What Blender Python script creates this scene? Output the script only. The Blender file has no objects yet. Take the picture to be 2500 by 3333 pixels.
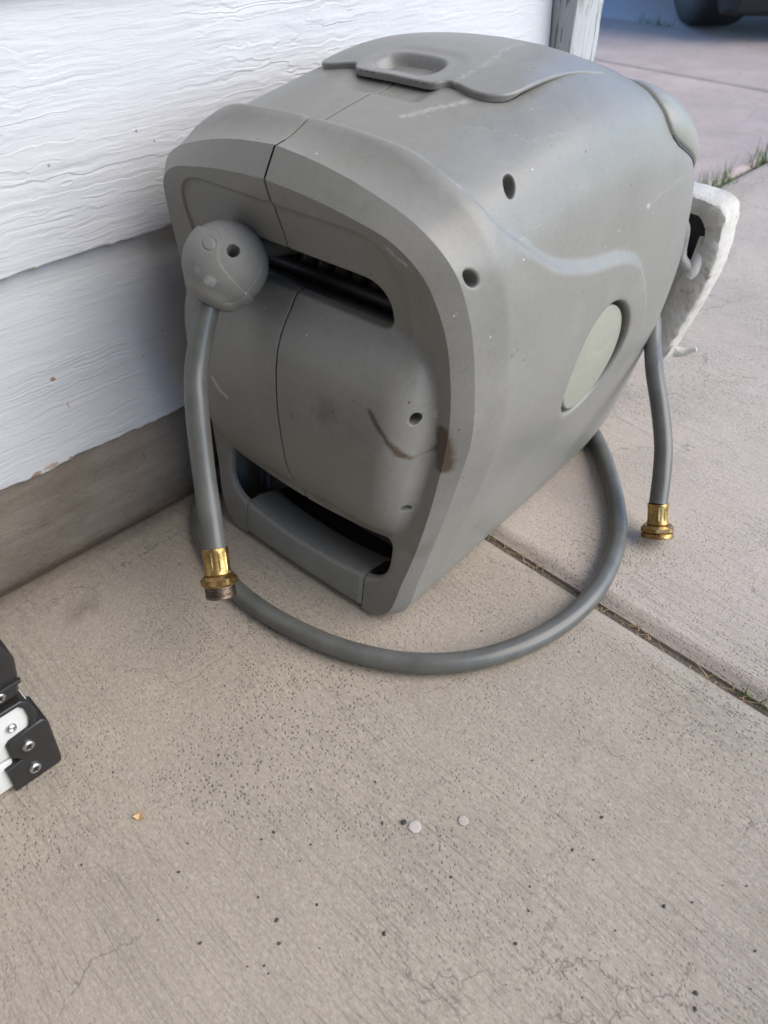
import bpy, bmesh, math, random
import numpy as np
from mathutils import Vector, Matrix, noise as mnoise
from mathutils.geometry import delaunay_2d_cdt
random.seed(7); np.random.seed(7)
sc = bpy.context.scene
col = sc.collection
# ---------------------------------------------------------------- camera
cam = bpy.data.cameras.new('camera'); cam_o = bpy.data.objects.new('camera', cam); col.objects.link(cam_o)
cam.sensor_fit = 'HORIZONTAL'; cam.sensor_width = 36.0; cam.lens = 36.0
cam.clip_start = .02; cam.clip_end = 200
cam_o.location = (0, 0, .67); cam_o.rotation_euler = (math.radians(90-41.5), 0, math.radians(-45))
cam.dof.use_dof = True; cam.dof.focus_distance = .80; cam.dof.aperture_fstop = 9.5
sc.camera = cam_o
# ---------------------------------------------------------------- sky, sun, exposure
SUN_AZ, SUN_EL = math.radians(-61), math.radians(38)     # azimuth counted from +x towards +y: where the light comes from
wd = bpy.data.worlds.new('World'); sc.world = wd; wd.use_nodes = True
nt = wd.node_tree; nt.nodes.clear()
sky = nt.nodes.new('ShaderNodeTexSky'); sky.sky_type = 'NISHITA'; sky.sun_disc = False
sky.sun_elevation = SUN_EL; sky.sun_rotation = math.pi/2-SUN_AZ; sky.air_density = 1.0; sky.dust_density = 0.0; sky.ozone_density = 7.0
bg = nt.nodes.new('ShaderNodeBackground'); bg.inputs['Strength'].default_value = .15
wo = nt.nodes.new('ShaderNodeOutputWorld'); nt.links.new(sky.outputs[0], bg.inputs[0]); nt.links.new(bg.outputs[0], wo.inputs[0])
sl = bpy.data.lights.new('sun', 'SUN'); sl.energy = 2.2; sl.angle = math.radians(60); sl.color = (1, .88, .69)
so = bpy.data.objects.new('sun', sl); col.objects.link(so); so.location = (2, -4, 5)
dv = Vector((math.cos(SUN_AZ)*math.cos(SUN_EL), math.sin(SUN_AZ)*math.cos(SUN_EL), math.sin(SUN_EL)))
so.rotation_euler = dv.to_track_quat('Z', 'Y').to_euler()
sc.view_settings.view_transform = 'Standard'; sc.view_settings.look = 'None'; sc.view_settings.exposure = 1.12
sc.view_settings.gamma = 1.0; sc.view_settings.use_curve_mapping = False
# ---------------------------------------------------------------- material helpers
class NT:
    def __init__(s, name):
        s.m = bpy.data.materials.new(name); s.m.use_nodes = True; s.t = s.m.node_tree; s.n = s.t.nodes
        s.b = s.n['Principled BSDF']; s.tc = s.n.new('ShaderNodeTexCoord'); s.co = s.tc.outputs['Object']
    def put(s, sock, v):
        if isinstance(v, bpy.types.NodeSocket): s.t.links.new(v, sock)
        else: sock.default_value = v
    def mapp(s, scale=(1,1,1), rot=(0,0,0), vec=None, loc=(0,0,0)):
        m = s.n.new('ShaderNodeMapping'); m.inputs['Scale'].default_value = scale; m.inputs['Rotation'].default_value = rot; m.inputs['Location'].default_value = loc
        s.t.links.new(vec or s.co, m.inputs[0]); return m.outputs[0]
    def noise(s, scale, detail=3, rough=.55, dist=0, vec=None):
        n = s.n.new('ShaderNodeTexNoise'); n.inputs['Scale'].default_value = scale; n.inputs['Detail'].default_value = detail
        n.inputs['Roughness'].default_value = rough; n.inputs['Distortion'].default_value = dist
        s.t.links.new(vec or s.co, n.inputs['Vector']); s.last = n; return n.outputs['Fac']
    def vor(s, scale, feature='F1', vec=None, rand=1):
        n = s.n.new('ShaderNodeTexVoronoi'); n.feature = feature; n.inputs['Scale'].default_value = scale
        n.inputs['Randomness'].default_value = rand
        s.t.links.new(vec or s.co, n.inputs['Vector']); s.last = n; return n.outputs['Distance']
    def ramp(s, v, *stops):
        r = s.n.new('ShaderNodeValToRGB'); e = r.color_ramp.elements
        while len(e) < len(stops): e.new(.5)
        for k, (p, c) in enumerate(stops):
            e[k].position = p; e[k].color = (c, c, c, 1) if not hasattr(c, '__len__') else (*c, 1)
        s.put(r.inputs[0], v); return r.outputs[0]
    def math(s, op, a, b=0.0, clamp=False):
        m = s.n.new('ShaderNodeMath'); m.operation = op; m.use_clamp = clamp; s.put(m.inputs[0], a); s.put(m.inputs[1], b); return m.outputs[0]
    def mix(s, f, a, b, mode='MIX'):
        m = s.n.new('ShaderNodeMix'); m.data_type = 'RGBA'; m.blend_type = mode; m.clamp_factor = True
        s.put(m.inputs[0], f)
        for k, v in ((6, a), (7, b)):
            if not isinstance(v, bpy.types.NodeSocket) and len(v) == 3: v = (*v, 1)
            s.put(m.inputs[k], v)
        return m.outputs[2]
    def vadd(s, a, b, scale):
        m = s.n.new('ShaderNodeVectorMath'); m.operation = 'MULTIPLY_ADD'; s.put(m.inputs[0], b); m.inputs[1].default_value = (scale,)*3; s.put(m.inputs[2], a); return m.outputs[0]
    def attr(s, name):
        a = s.n.new('ShaderNodeAttribute'); a.attribute_name = name; return a.outputs['Fac']
    def bump(s, h, dist, strength=1.0, normal=None):
        b = s.n.new('ShaderNodeBump'); b.inputs['Distance'].default_value = dist; b.inputs['Strength'].default_value = strength
        s.put(b.inputs['Height'], h)
        if normal: s.t.links.new(normal, b.inputs['Normal'])
        return b.outputs[0]
    def done(s, colr, rough=.6, normal=None, metal=0.0, spec=.5):
        if not isinstance(colr, bpy.types.NodeSocket) and len(colr) == 3: colr = (*colr, 1)
        s.put(s.b.inputs['Base Color'], colr); s.put(s.b.inputs['Roughness'], rough); s.put(s.b.inputs['Metallic'], metal)
        s.b.inputs['Specular IOR Level'].default_value = spec
        if normal: s.t.links.new(normal, s.b.inputs['Normal'])
        return s.m
def plastic(name, base, rough=.5, attrs=False, grain=.00012):
    t = NT(name)
    big = t.noise(9, 4, .6); fine = t.noise(120, 3, .6)
    c = t.mix(t.ramp(big, (.35, 0), (.7, 1)), base, tuple(x*1.13 for x in base))
    c = t.mix(t.math('MULTIPLY', t.ramp(fine, (.5, 0), (.75, 1)), .22), c, tuple(x*.62 for x in base))
    dust = t.ramp(t.noise(22, 6, .7), (.52, 0), (.75, 1))
    c = t.mix(t.math('MULTIPLY', dust, .28), c, (.30, .29, .26))
    gn = t.noise(430, 3, .8); c = t.mix(t.math('MULTIPLY', t.ramp(gn, (.52, 0), (.78, 1)), .16), c, (.42, .41, .39)); c = t.mix(t.math('MULTIPLY', t.ramp(gn, (.25, 1), (.46, 0)), .18), c, tuple(x*.5 for x in base))
    # specks of paint and grit
    t.vor(150); v = t.last
    sp = t.math('MULTIPLY', t.math('LESS_THAN', v.outputs['Distance'], .13), t.math('GREATER_THAN', t.ramp(v.outputs['Color'], (0, 0), (1, 1)), .90))
    c = t.mix(t.math('MULTIPLY', sp, .8), c, (.62, .62, .60))
    t.vor(95); v = t.last
    sp2 = t.math('MULTIPLY', t.math('LESS_THAN', v.outputs['Distance'], .12), t.math('GREATER_THAN', t.ramp(v.outputs['Color'], (0, 0), (1, 1)), .86))
    c = t.mix(t.math('MULTIPLY', sp2, .75), c, (.035, .033, .03))
    fade = t.ramp(t.noise(3.2, 3, .6), (.36, 0), (.68, 1)); c = t.mix(t.math('MULTIPLY', fade, .22), c, (.27, .268, .25))
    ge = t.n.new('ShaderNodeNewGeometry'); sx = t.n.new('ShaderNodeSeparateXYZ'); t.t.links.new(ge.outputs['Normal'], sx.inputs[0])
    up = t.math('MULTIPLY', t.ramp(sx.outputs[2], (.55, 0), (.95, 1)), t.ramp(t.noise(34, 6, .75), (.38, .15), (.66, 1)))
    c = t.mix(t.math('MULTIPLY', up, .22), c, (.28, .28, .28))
    # fine scratches
    sn = t.noise(1.0, 2, .5, 0, t.mapp((14, 700, 420), (.5, .3, .9)))
    c = t.mix(t.math('MULTIPLY', t.math('MULTIPLY', t.ramp(sn, (.735, 0), (.765, 1)), t.ramp(t.noise(7, 2), (.52, 0), (.62, 1))), .35), c, (.5, .5, .48))
    r = t.math('ADD', t.math('MULTIPLY', big, .22), rough-.1)
    if attrs:
        h = t.noise(260, 5, .75); h2 = t.noise(40, 4, .65)
        f = t.math('ADD', t.attr('scuff'), t.math('MULTIPLY', t.math('SUBTRACT', h, .5), 1.5))
        f = t.math('MULTIPLY', t.ramp(f, (.45, 0), (.8, 1)), .42)
        c = t.mix(f, c, (.56, .56, .54))
        g = t.math('ADD', t.attr('stain_and_shade'), t.math('MULTIPLY', t.math('SUBTRACT', t.math('ADD', t.math('MULTIPLY', h, .6), t.math('MULTIPLY', h2, .5)), .55), 1.6))
        g = t.math('MULTIPLY', t.ramp(g, (.34, 0), (.95, 1)), .86)
        c = t.mix(g, c, (.060, .034, .018))
        g2 = t.math('MULTIPLY', t.ramp(t.math('ADD', t.attr('grime'), t.math('MULTIPLY', t.math('SUBTRACT', h2, .5), 1.2)), (.25, 0), (.9, 1)), .6)
        c = t.mix(g2, c, (.075, .06, .042))
        r = t.math('ADD', r, t.math('MULTIPLY', f, .3))
    nb = t.bump(t.noise(900, 2, .5), grain, .7)
    nb = t.bump(t.noise(60, 2, .5), .0004, .25, nb)
    return t.done(c, r, nb)
CASE = (.192, .187, .166)
M = {}
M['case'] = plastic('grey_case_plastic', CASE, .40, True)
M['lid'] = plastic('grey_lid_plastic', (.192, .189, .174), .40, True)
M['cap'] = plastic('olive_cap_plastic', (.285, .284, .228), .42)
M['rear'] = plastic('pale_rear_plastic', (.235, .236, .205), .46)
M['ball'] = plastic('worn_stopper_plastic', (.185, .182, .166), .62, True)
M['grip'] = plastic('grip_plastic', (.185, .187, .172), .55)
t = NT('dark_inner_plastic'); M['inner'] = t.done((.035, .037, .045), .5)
t = NT('grey_hose_rubber')
hz = t.noise(500, 2, .5); ring = t.attr('ring')
cc = t.mix(t.ramp(t.noise(30, 4, .6), (.35, 0), (.7, 1)), (.088, .089, .082), (.122, .123, .112))
cc = t.mix(t.math('MULTIPLY', t.ramp(t.noise(160, 5, .75), (.66, 0), (.72, 1)), .35), cc, (.3, .3, .28))
wv = t.math('SINE', t.math('MULTIPLY', ring, 3000)); nb = t.bump(wv, .00010, .18)
M['hose'] = t.done(cc, t.math('ADD', t.math('MULTIPLY', t.noise(60, 3), .2), .22), nb, 0, .5)
def brass(name, a, b, rough, dirt):
    t = NT(name); c = t.mix(t.ramp(t.noise(160, 4, .65), (.35, 0), (.7, 1)), a, b)
    d = t.ramp(t.noise(240, 5, .7), (.5, 0), (.66, 1))
    c = t.mix(t.math('MULTIPLY', d, dirt), c, (.05, .035, .02))
    r = t.math('ADD', t.math('MULTIPLY', d, .3), rough)
    return t.done(c, r, t.bump(t.noise(300, 3), .0004, .6), t.math('SUBTRACT', 1.0, t.math('MULTIPLY', d, dirt*.7)))
M['brass'] = brass('bright_brass', (.52, .355, .135), (.40, .265, .10), .32, .42)
M['brass_old'] = brass('tarnished_brass', (.42, .27, .10), (.26, .16, .07), .34, .5)
M['thread'] = brass('dirty_thread_metal', (.26, .20, .15), (.13, .10, .085), .42, .65)
M['rubber_black'] = NT('black_washer').done((.02, .018, .016), .7)
# wall paint
def paint(name, boards=True):
    t = NT(name)
    wn = t.n.new('ShaderNodeTexNoise'); wn.inputs['Scale'].default_value = 22; wn.inputs['Detail'].default_value = 3; t.t.links.new(t.co, wn.inputs['Vector'])
    g1 = t.noise(1.0, 2, .5, 0, t.vadd(t.mapp((2.8, 1, 46)), wn.outputs['Color'], .55))
    saw = t.math('FRACT', t.math('MULTIPLY', g1, 8.0))
    led = t.ramp(saw, (0, 0), (.18, .2), (.70, .85), (.82, 1), (1, 0))
    area = t.ramp(t.noise(4.6, 2, .5, 0, t.mapp((1, 1, 2.2))), (.40, .0), (.60, 1))
    g2 = t.noise(1.0, 3, .55, .3, t.vadd(t.mapp((15, 1, 200)), wn.outputs['Color'], 1.4))
    a2 = t.ramp(t.noise(3.1, 2, .5, 0, t.mapp((1, 1, 2), (0, 0, 0), None, (3, 0, 8))), (.30, .5), (.50, 1))
    h = t.math('ADD', t.math('MULTIPLY', t.math('MULTIPLY', led, area), .75), t.math('MULTIPLY', t.math('MULTIPLY', g2, a2), 1.05))
    nb = t.bump(h, .0019, .46)
    nb = t.bump(t.noise(190, 3, .6), .0006, .35, nb)
    c = t.mix(t.ramp(t.noise(5, 4, .6), (.35, 0), (.7, 1)), (.55, .56, .575), (.495, .505, .525))
    c = t.mix(t.math('MULTIPLY', t.ramp(t.noise(70, 6, .75), (.62, 0), (.8, 1)), .3), c, (.5, .49, .46))
    t.vor(60); v = t.last
    sp = t.math('MULTIPLY', t.math('LESS_THAN', v.outputs['Distance'], .09), t.math('GREATER_THAN', t.ramp(v.outputs['Color'], (0, 0), (1, 1)), .84))
    c = t.mix(t.math('MULTIPLY', sp, .6), c, (.12, .10, .09))
    chip = t.attr('chip')
    k = t.ramp(t.math('ADD', chip, t.math('MULTIPLY', t.math('SUBTRACT', t.noise(90, 5, .7), .5), 1.3)), (.52, 0), (.58, 1))
    c = t.mix(k, c, t.mix(t.ramp(t.noise(40, 3), (.4, 0), (.6, 1)), (.30, .19, .13), (.42, .32, .25)))
    return t.done(c, .55, nb, 0, .4)
M['paint'] = paint('white_siding_paint')
t = NT('peeling_trim_paint')
gr = t.noise(1.0, 5, .65, .5, t.mapp((95, 95, 6)))
pk = t.ramp(t.math('ADD', t.math('MULTIPLY', gr, .75), t.math('MULTIPLY', t.noise(14, 4, .65), .35)), (.60, 0), (.63, 1))
c = t.mix(pk, t.mix(t.ramp(gr, (.3, 0), (.7, 1)), (.37, .38, .38), (.47, .48, .48)), (.20, .195, .18))
M['trim'] = t.done(c, .6, t.bump(t.math('SUBTRACT', gr, t.math('MULTIPLY', pk, .4)), .003, .9))
t = NT('foundation_concrete')
c = t.mix(t.ramp(t.noise(5, 5, .65), (.35, 0), (.7, 1)), (.19, .160, .128), (.33, .285, .24))
c = t.mix(t.math('MULTIPLY', t.ramp(t.noise(3, 4, .6, 0, t.mapp((1, 1, 6))), (.45, 0), (.7, 1)), .55), c, (.10, .078, .055))
c = t.mix(t.math('MULTIPLY', t.ramp(t.noise(85, 5, .7), (.62, 0), (.70, 1)), .6), c, (.065, .05, .038))
c = t.mix(t.math('MULTIPLY', t.ramp(t.noise(320, 4, .75), (.56, 0), (.72, 1)), .4), c, (.34, .30, .26))
M['found'] = t.done(c, .9, t.bump(t.noise(130, 6, .75), .005, .8), 0, .2)
def concrete(name, tint=(1, 1, 1), crackmask=True, far=False):
    t = NT(name)
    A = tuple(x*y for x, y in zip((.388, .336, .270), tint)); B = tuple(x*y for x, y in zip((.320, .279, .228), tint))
    c = t.mix(t.ramp(t.noise(2.4, 4, .62), (.34, 0), (.68, 1)), A, B)
    c = t.mix(t.math('MULTIPLY', t.ramp(t.noise(8, 3, .65), (.42, 0), (.72, 1)), .38), c, tuple(x*.78 for x in B))
    c = t.mix(t.math('MULTIPLY', t.ramp(t.noise(5.3, 3, .6, 0, t.mapp((1, 1, 1), (0, 0, 0), None, (4, 7, 1))), (.5, 0), (.75, 1)), .35), c, tuple(x*y for x, y in zip((.43, .376, .325), tint)))
    sp = t.noise(430, 4, .78, 0, t.mapp((1, .5, 1)))
    c = t.mix(t.math('MULTIPLY', t.ramp(sp, (.30, 1), (.50, 0)), .38), c, (.12, .103, .088))
    c = t.mix(t.math('MULTIPLY', t.ramp(sp, (.53, 0), (.72, 1)), .32), c, (.72, .655, .58))
    bw = t.n.new('ShaderNodeTexNoise'); bw.inputs['Scale'].default_value = 3; t.t.links.new(t.co, bw.inputs['Vector'])
    broom = t.noise(1.0, 4, .7, 0, t.vadd(t.mapp((330, 11, 1)), bw.outputs['Color'], 14))
    bm = t.ramp(t.noise(4.5, 3, .6, 0, t.mapp((1, .6, 1), (0, 0, 0), None, (9, 3, 0))), (.36, .15), (.62, 1))
    bl = t.math('MULTIPLY', t.ramp(broom, (.34, 1), (.48, 0)), bm)
    c = t.mix(t.math('MULTIPLY', bl, .30), c, tuple(x*.55 for x in B))
    pm = t.ramp(t.noise(3.2, 3, .6, 0, t.mapp((1, 1, 1), (0, 0, 0), None, (2, 1, 5))), (.42, .12), (.64, 1))
    pw = t.n.new('ShaderNodeTexNoise'); pw.inputs['Scale'].default_value = 240; pw.inputs['Detail'].default_value = 2; t.t.links.new(t.co, pw.inputs['Vector'])
    pits = None
    for scl, thr, keep, wob in ((340, .32, .45, .0026), (150, .20, .80, .006), (50, .10, .91, .010)):
        t.vor(scl, 'F1', t.vadd(t.mapp((1, .66, 1)), pw.outputs['Color'], wob)); v = t.last
        p = t.math('MULTIPLY', t.ramp(v.outputs['Distance'], (thr*.35, 1), (thr*1.25, 0)), t.math('GREATER_THAN', t.ramp(v.outputs['Color'], (0, 0), (1, 1)), keep))
        pits = p if pits is None else t.math('MAXIMUM', pits, p)
    pits = t.math('MULTIPLY', pits, pm)
    c = t.mix(t.math('MULTIPLY', pits, .55), c, (.07, .062, .055))
    cw = t.n.new('ShaderNodeTexNoise'); cw.inputs['Scale'].default_value = 14; cw.inputs['Detail'].default_value = 4; cw.inputs['Roughness'].default_value = .7; t.t.links.new(t.co, cw.inputs['Vector'])
    d = t.vor(5.2, 'DISTANCE_TO_EDGE', t.vadd(t.co, cw.outputs['Color'], .07))
    cr = t.math('MULTIPLY', t.ramp(d, (.0014, 1), (.0045, 0)), t.ramp(t.noise(6, 3, .6), (.47, 0), (.56, 1)))
    c = t.mix(t.math('MULTIPLY', cr, .62), c, (.075, .066, .058))
    st = t.attr('stain_and_shade'); k = t.ramp(t.math('ADD', st, t.math('MULTIPLY', t.math('SUBTRACT', t.noise(90, 4, .7), .5), .9)), (.3, 0), (.85, 1))
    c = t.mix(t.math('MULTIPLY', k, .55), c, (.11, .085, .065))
    h = t.math('SUBTRACT', t.math('MULTIPLY', sp, .35), t.math('ADD', t.math('MULTIPLY', bl, .5), pits))
    nb = t.bump(h, .0012, .8)
    return t.done(c, .82, nb, 0, .35)
M['concrete'] = concrete('broomed_concrete')
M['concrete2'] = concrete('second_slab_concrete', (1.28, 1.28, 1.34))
M['concrete_far'] = concrete('sky_tinted_pale_concrete', (1.20, 1.15, 1.30))  # tint puts the sky's lilac cast into the pale concrete
t = NT('joint_soil'); M['soil'] = t.done(t.mix(t.noise(160, 5, .7), (.07, .058, .046), (.20, .165, .13)), .95, t.bump(t.noise(220, 5), .004, .9))
t = NT('road_asphalt'); M['road'] = t.done(t.mix(t.noise(9, 5, .7), (.44, .41, .42), (.56, .53, .55)), .85)
t = NT('dry_straw'); M['straw'] = t.done(t.mix(t.noise(40, 2), (.36, .27, .14), (.22, .16, .08)), .8)
t = NT('green_grass'); M['grass'] = t.done(t.mix(t.noise(12, 2), (.06, .13, .025), (.13, .20, .05)), .6)
t = NT('white_old_bracket')
c = t.mix(t.ramp(t.noise(18, 5, .65), (.35, 0), (.7, 1)), (.60, .585, .545), (.46, .43, .37))
c = t.mix(t.math('MULTIPLY', t.ramp(t.noise(60, 5, .75), (.58, 0), (.68, 1)), .6), c, (.20, .16, .12))
M['bracket'] = t.done(c, .6, t.bump(t.noise(70, 6, .7), .004, .7))
t = NT('pale_bracket_film'); M['film'] = t.done(t.mix(t.noise(30, 4), (.62, .63, .65), (.42, .42, .44)), .28, t.bump(t.noise(60, 3), .004, .6))
t = NT('white_ladder_rail'); M['rail'] = t.done(t.mix(t.noise(30, 4), (.62, .62, .595), (.55, .55, .53)), .32, t.bump(t.noise(500, 2), .0001, .5))
t = NT('black_ladder_plastic'); M['black'] = t.done(t.mix(t.noise(300, 3), (.014, .014, .015), (.026, .025, .024)), .36, t.bump(t.noise(700, 2), .0002, .6))
t = NT('zinc_screw'); M['zinc'] = t.done(t.mix(t.noise(200, 4), (.62, .63, .62), (.42, .43, .42)), t.math('ADD', t.math('MULTIPLY', t.noise(150, 3), .2), .25), t.bump(t.noise(400, 3), .0004, .6), 1.0)
t = NT('dark_red_car_paint'); M['car'] = t.done((.030, .012, .012), .3)
t = NT('tyre_rubber'); M['tyre'] = t.done(t.mix(t.noise(30, 3), (.012, .014, .02), (.02, .022, .03)), .75)
t = NT('car_underside'); M['under'] = t.done((.012, .012, .014), .8)
t = NT('wheel_metal'); M['rim'] = t.done((.25, .25, .26), .4, None, 1.0)
t = NT('splat_white'); M['splat'] = t.done(t.mix(t.noise(120, 4, .7), (.52, .47, .44), (.42, .375, .34)), .8)
t = NT('faint_smudge'); M['smudge'] = t.done(t.mix(t.ramp(t.noise(260, 5, .75), (.42, 0), (.6, 1)), (.39, .34, .29), (.47, .43, .39)), .85)
t = NT('tar_black'); M['tar'] = t.done(t.mix(t.noise(300, 2), (.03, .03, .028), (.075, .066, .058)), .8)
t = NT('leaf_tan'); M['leaf'] = t.done((.55, .36, .17), .6)
t = NT('brown_shade_block'); M['shade_block'] = t.done(t.mix(t.noise(8, 4), (.10, .075, .055), (.14, .11, .085)), .7)  # for the unseen block added against sky light
t = NT('roof_soffit'); M['soffit'] = t.done((.62, .61, .58), .7)
# ---------------------------------------------------------------- reel case geometry (numpy)
import numpy as np, math
YAW = math.radians(4.5)
BO = np.array([.40, .53, 0.])                      # base of the reel case, front centre
BB = np.array([math.cos(YAW), math.sin(YAW), 0.])  # towards the rear
BA = np.array([math.sin(YAW), -math.cos(YAW), 0.]) # towards the right flank
def to_world(P):
    P = np.asarray(P, float)
    return BO + P[..., 0:1]*BA + P[..., 1:2]*BB + P[..., 2:3]*np.array([0, 0, 1.])
def herm(tk, V, t):
    """smooth curve through V (..., K, D) or (K, D) at knots tk, evaluated at t (N,)"""
    tk = np.asarray(tk, float); V = np.asarray(V, float); t = np.asarray(t, float)
    K = len(tk)
    i = np.clip(np.searchsorted(tk, t, side='right')-1, 0, K-2)
    def g(j):
        j = np.clip(j, 0, K-1)
        return V[j] if V.ndim == 2 else V[np.arange(len(t)), j]
    def tang(j):
        lo = np.clip(j-1, 0, K-1); hi = np.clip(j+1, 0, K-1)
        return (g(hi)-g(lo))/(tk[hi]-tk[lo])[:, None]
    h = (tk[i+1]-tk[i]); s = ((t-tk[i])/h)[:, None]; h = h[:, None]
    p0, p1, m0, m1 = g(i), g(i+1), tang(i), tang(i+1)
    return (2*s**3-3*s**2+1)*p0+(s**3-2*s**2+s)*h*m0+(-2*s**3+3*s**2)*p1+(s**3-s**2)*h*m1
def curve1(xs, ys, x):
    x = np.asarray(x, float)
    return herm(xs, np.asarray(ys, float)[:, None], np.clip(x.ravel(), xs[0], xs[-1]))[:, 0].reshape(x.shape)
def sstep(a, b, x):
    t = np.clip((x-a)/(b-a), 0, 1); return t*t*(3-2*t)
CA = np.array([(0,.006),(.09,.005),(.118,.008),(.137,.028),(.148,.075),(.160,.13),(.171,.20),(.180,.275),(.178,.335),(.172,.38),(.158,.418),(.132,.439),(.09,.449),(.046,.455),(0,.458)])
CB = np.array([(0,.000),(.09,.000),(.125,.003),(.148,.026),(.1585,.075),(.1695,.13),(.1830,.20),(.1945,.268),(.1915,.335),(.186,.385),(.174,.424),(.146,.449),(.098,.466),(.05,.476),(0,.481)])
def bA(z):
    return curve1([-.02,0,.05,.1,.2,.3,.35,.4,.43,.458,.5],[-.012,-.012,-.006,.004,.017,.019,.016,.006,-.003,-.010,-.02], z)
LEN = .555
MA = np.array([0,.09,.128,.150,.163,.175,.187,.194,.192,.188,.178,.157,.107,.054,0])
MZ = np.array([.004,.004,.006,.028,.075,.13,.2,.275])
MG = np.array([.265,.5,.685,.848,.957,.991,1.])
TK = np.r_[0, np.cumsum(np.hypot(np.diff(MA), np.diff(np.r_[MZ, .275+.24*MG])))]   # metres along the section
UMAX = TK[-1]
def topz(b): return curve1([-.05,.0,.05,.14,.2,.26,.32,.38,.43,.47,.51,.535,.555],[.47,.476,.486,.501,.511,.517,.513,.498,.478,.456,.422,.385,.33], b)
def wid(b): return curve1([-.05,.32,.39,.44,.475,.50,.52,.535,.548,.555],[1,1,.992,.978,.953,.915,.86,.80,.71,.60], b)
def botz(b): return curve1([-.05,.38,.43,.47,.51,.545],[0,0,.008,.025,.05,.10], b)
def bB(u):
    zz = herm(TK, CA, np.clip(u, 0, UMAX))[:, 1]
    return bA(zz)+.016
def S(u, v):
    """outer skin: u metres up the section (0 bottom centre .. UMAX top centre), v metres from the front edge back (0..LEN)"""
    u = np.asarray(u, float).ravel(); v = np.asarray(v, float).ravel()
    uc = np.clip(u, 0, UMAX)
    b0 = bB(uc); b = b0+v*(LEN-b0)/LEN
    n = len(u); zt = topz(b); f = wid(b); zb = botz(b)
    V = np.empty((n, 15, 2))
    V[:, :, 0] = MA[None]*f[:, None]
    V[:, :8, 1] = MZ[None]+zb[:, None]*np.linspace(1, 0, 8)[None]
    V[:, 8:, 1] = .275+(zt-.275)[:, None]*MG[None]
    m = herm(TK, V, uc)
    c = herm(TK, CB, uc)
    w = np.clip(v/.042, 0, 1)[:, None]
    q = c*(1-w)+m*w
    return np.c_[q[:, 0], b, q[:, 1]]
def normal(u, v):
    e = 1e-3
    du = S(np.clip(u+e,0,UMAX), v)-S(np.clip(u-e,0,UMAX), v); dv = S(u, np.clip(v+e,0,LEN))-S(u, np.clip(v-e,0,LEN))
    n = np.cross(dv, du); n /= np.linalg.norm(n, axis=1)[:, None]+1e-12
    return n
# ---------------------------------------------------------------- mesh helpers
def tag(o, label=None, cat=None, group=None, kind=None):
    for k, v in (('label', label), ('category', cat), ('group', group), ('kind', kind)):
        if v: o[k] = v
    return o
def empty(name, loc=(0, 0, 0)):
    o = bpy.data.objects.new(name, None); col.objects.link(o); o.location = loc; o.empty_display_size = .05; return o
def mesh_obj(name, V, F, mat, parent=None, smooth=True, angle=None, attrs=None, weld=None):
    me = bpy.data.meshes.new(name)
    V = np.asarray(V, float)
    me.from_pydata(V.tolist(), [], [tuple(int(i) for i in f) for f in F]); me.update()
    for k, a in (attrs or {}).items():
        at = me.attributes.new(k, 'FLOAT', 'POINT'); at.data.foreach_set('value', np.asarray(a, np.float32))
    if weld:
        bm = bmesh.new(); bm.from_mesh(me); bmesh.ops.remove_doubles(bm, verts=bm.verts, dist=weld); bm.to_mesh(me); bm.free()
    me.polygons.foreach_set('use_smooth', [smooth]*len(me.polygons))
    if smooth and angle: me.set_sharp_from_angle(angle=math.radians(angle))
    me.materials.append(M[mat] if isinstance(mat, str) else mat)
    o = bpy.data.objects.new(name, me); col.objects.link(o)
    if parent:
        o.parent = parent; bpy_mats.append((o, parent))
    return o
bpy_mats = []
def fix_parents():      # parts are modelled in world coordinates; keep them there under their thing
    bpy.context.view_layer.update()
    for o, p in bpy_mats: o.matrix_parent_inverse = Matrix.Translation(p.location).inverted() if p.type == 'EMPTY' else Matrix()
def bm_obj(name, bm, mat, parent=None, smooth=True, angle=35):
    bmesh.ops.recalc_face_normals(bm, faces=bm.faces)
    me = bpy.data.meshes.new(name); bm.to_mesh(me); bm.free()
    me.polygons.foreach_set('use_smooth', [smooth]*len(me.polygons))
    if smooth: me.set_sharp_from_angle(angle=math.radians(angle))
    me.materials.append(M[mat]); o = bpy.data.objects.new(name, me); col.objects.link(o)
    if parent: o.parent = parent; bpy_mats.append((o, parent))
    return o
def pline(pts, n):
    """smooth resample of a 3-D / 2-D polyline"""
    pts = np.asarray(pts, float); t = np.r_[0, np.cumsum(np.linalg.norm(np.diff(pts, axis=0), axis=1))]
    return herm(t, pts, np.linspace(0, t[-1], n))
def tube_arrays(path, rad, n=28, caps=True):
    path = np.asarray(path, float); m = len(path); rad = np.broadcast_to(rad, (m,))
    T = np.gradient(path, axis=0); T /= np.linalg.norm(T, axis=1)[:, None]
    ref = np.array([0, 0, 1.]) if abs(T[0][2]) < .9 else np.array([1., 0, 0])
    x = np.cross(T[0], ref); x /= np.linalg.norm(x); V = []; ang = np.linspace(0, 2*np.pi, n, endpoint=False)
    for i in range(m):
        x = x-T[i]*(x@T[i]); x /= np.linalg.norm(x); y = np.cross(T[i], x)
        V.append(path[i]+rad[i]*(np.cos(ang)[:, None]*x+np.sin(ang)[:, None]*y))
    V = np.vstack(V); F = []
    for i in range(m-1):
        for k in range(n): F.append((i*n+k, i*n+(k+1) % n, (i+1)*n+(k+1) % n, (i+1)*n+k))
    if caps:
        F.append(tuple(range(n))[::-1]); F.append(tuple((m-1)*n+k for k in range(n)))
    L = np.r_[0, np.cumsum(np.linalg.norm(np.diff(path, axis=0), axis=1))]
    return V, F, np.repeat(L, n), np.tile(ang, m)
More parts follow.
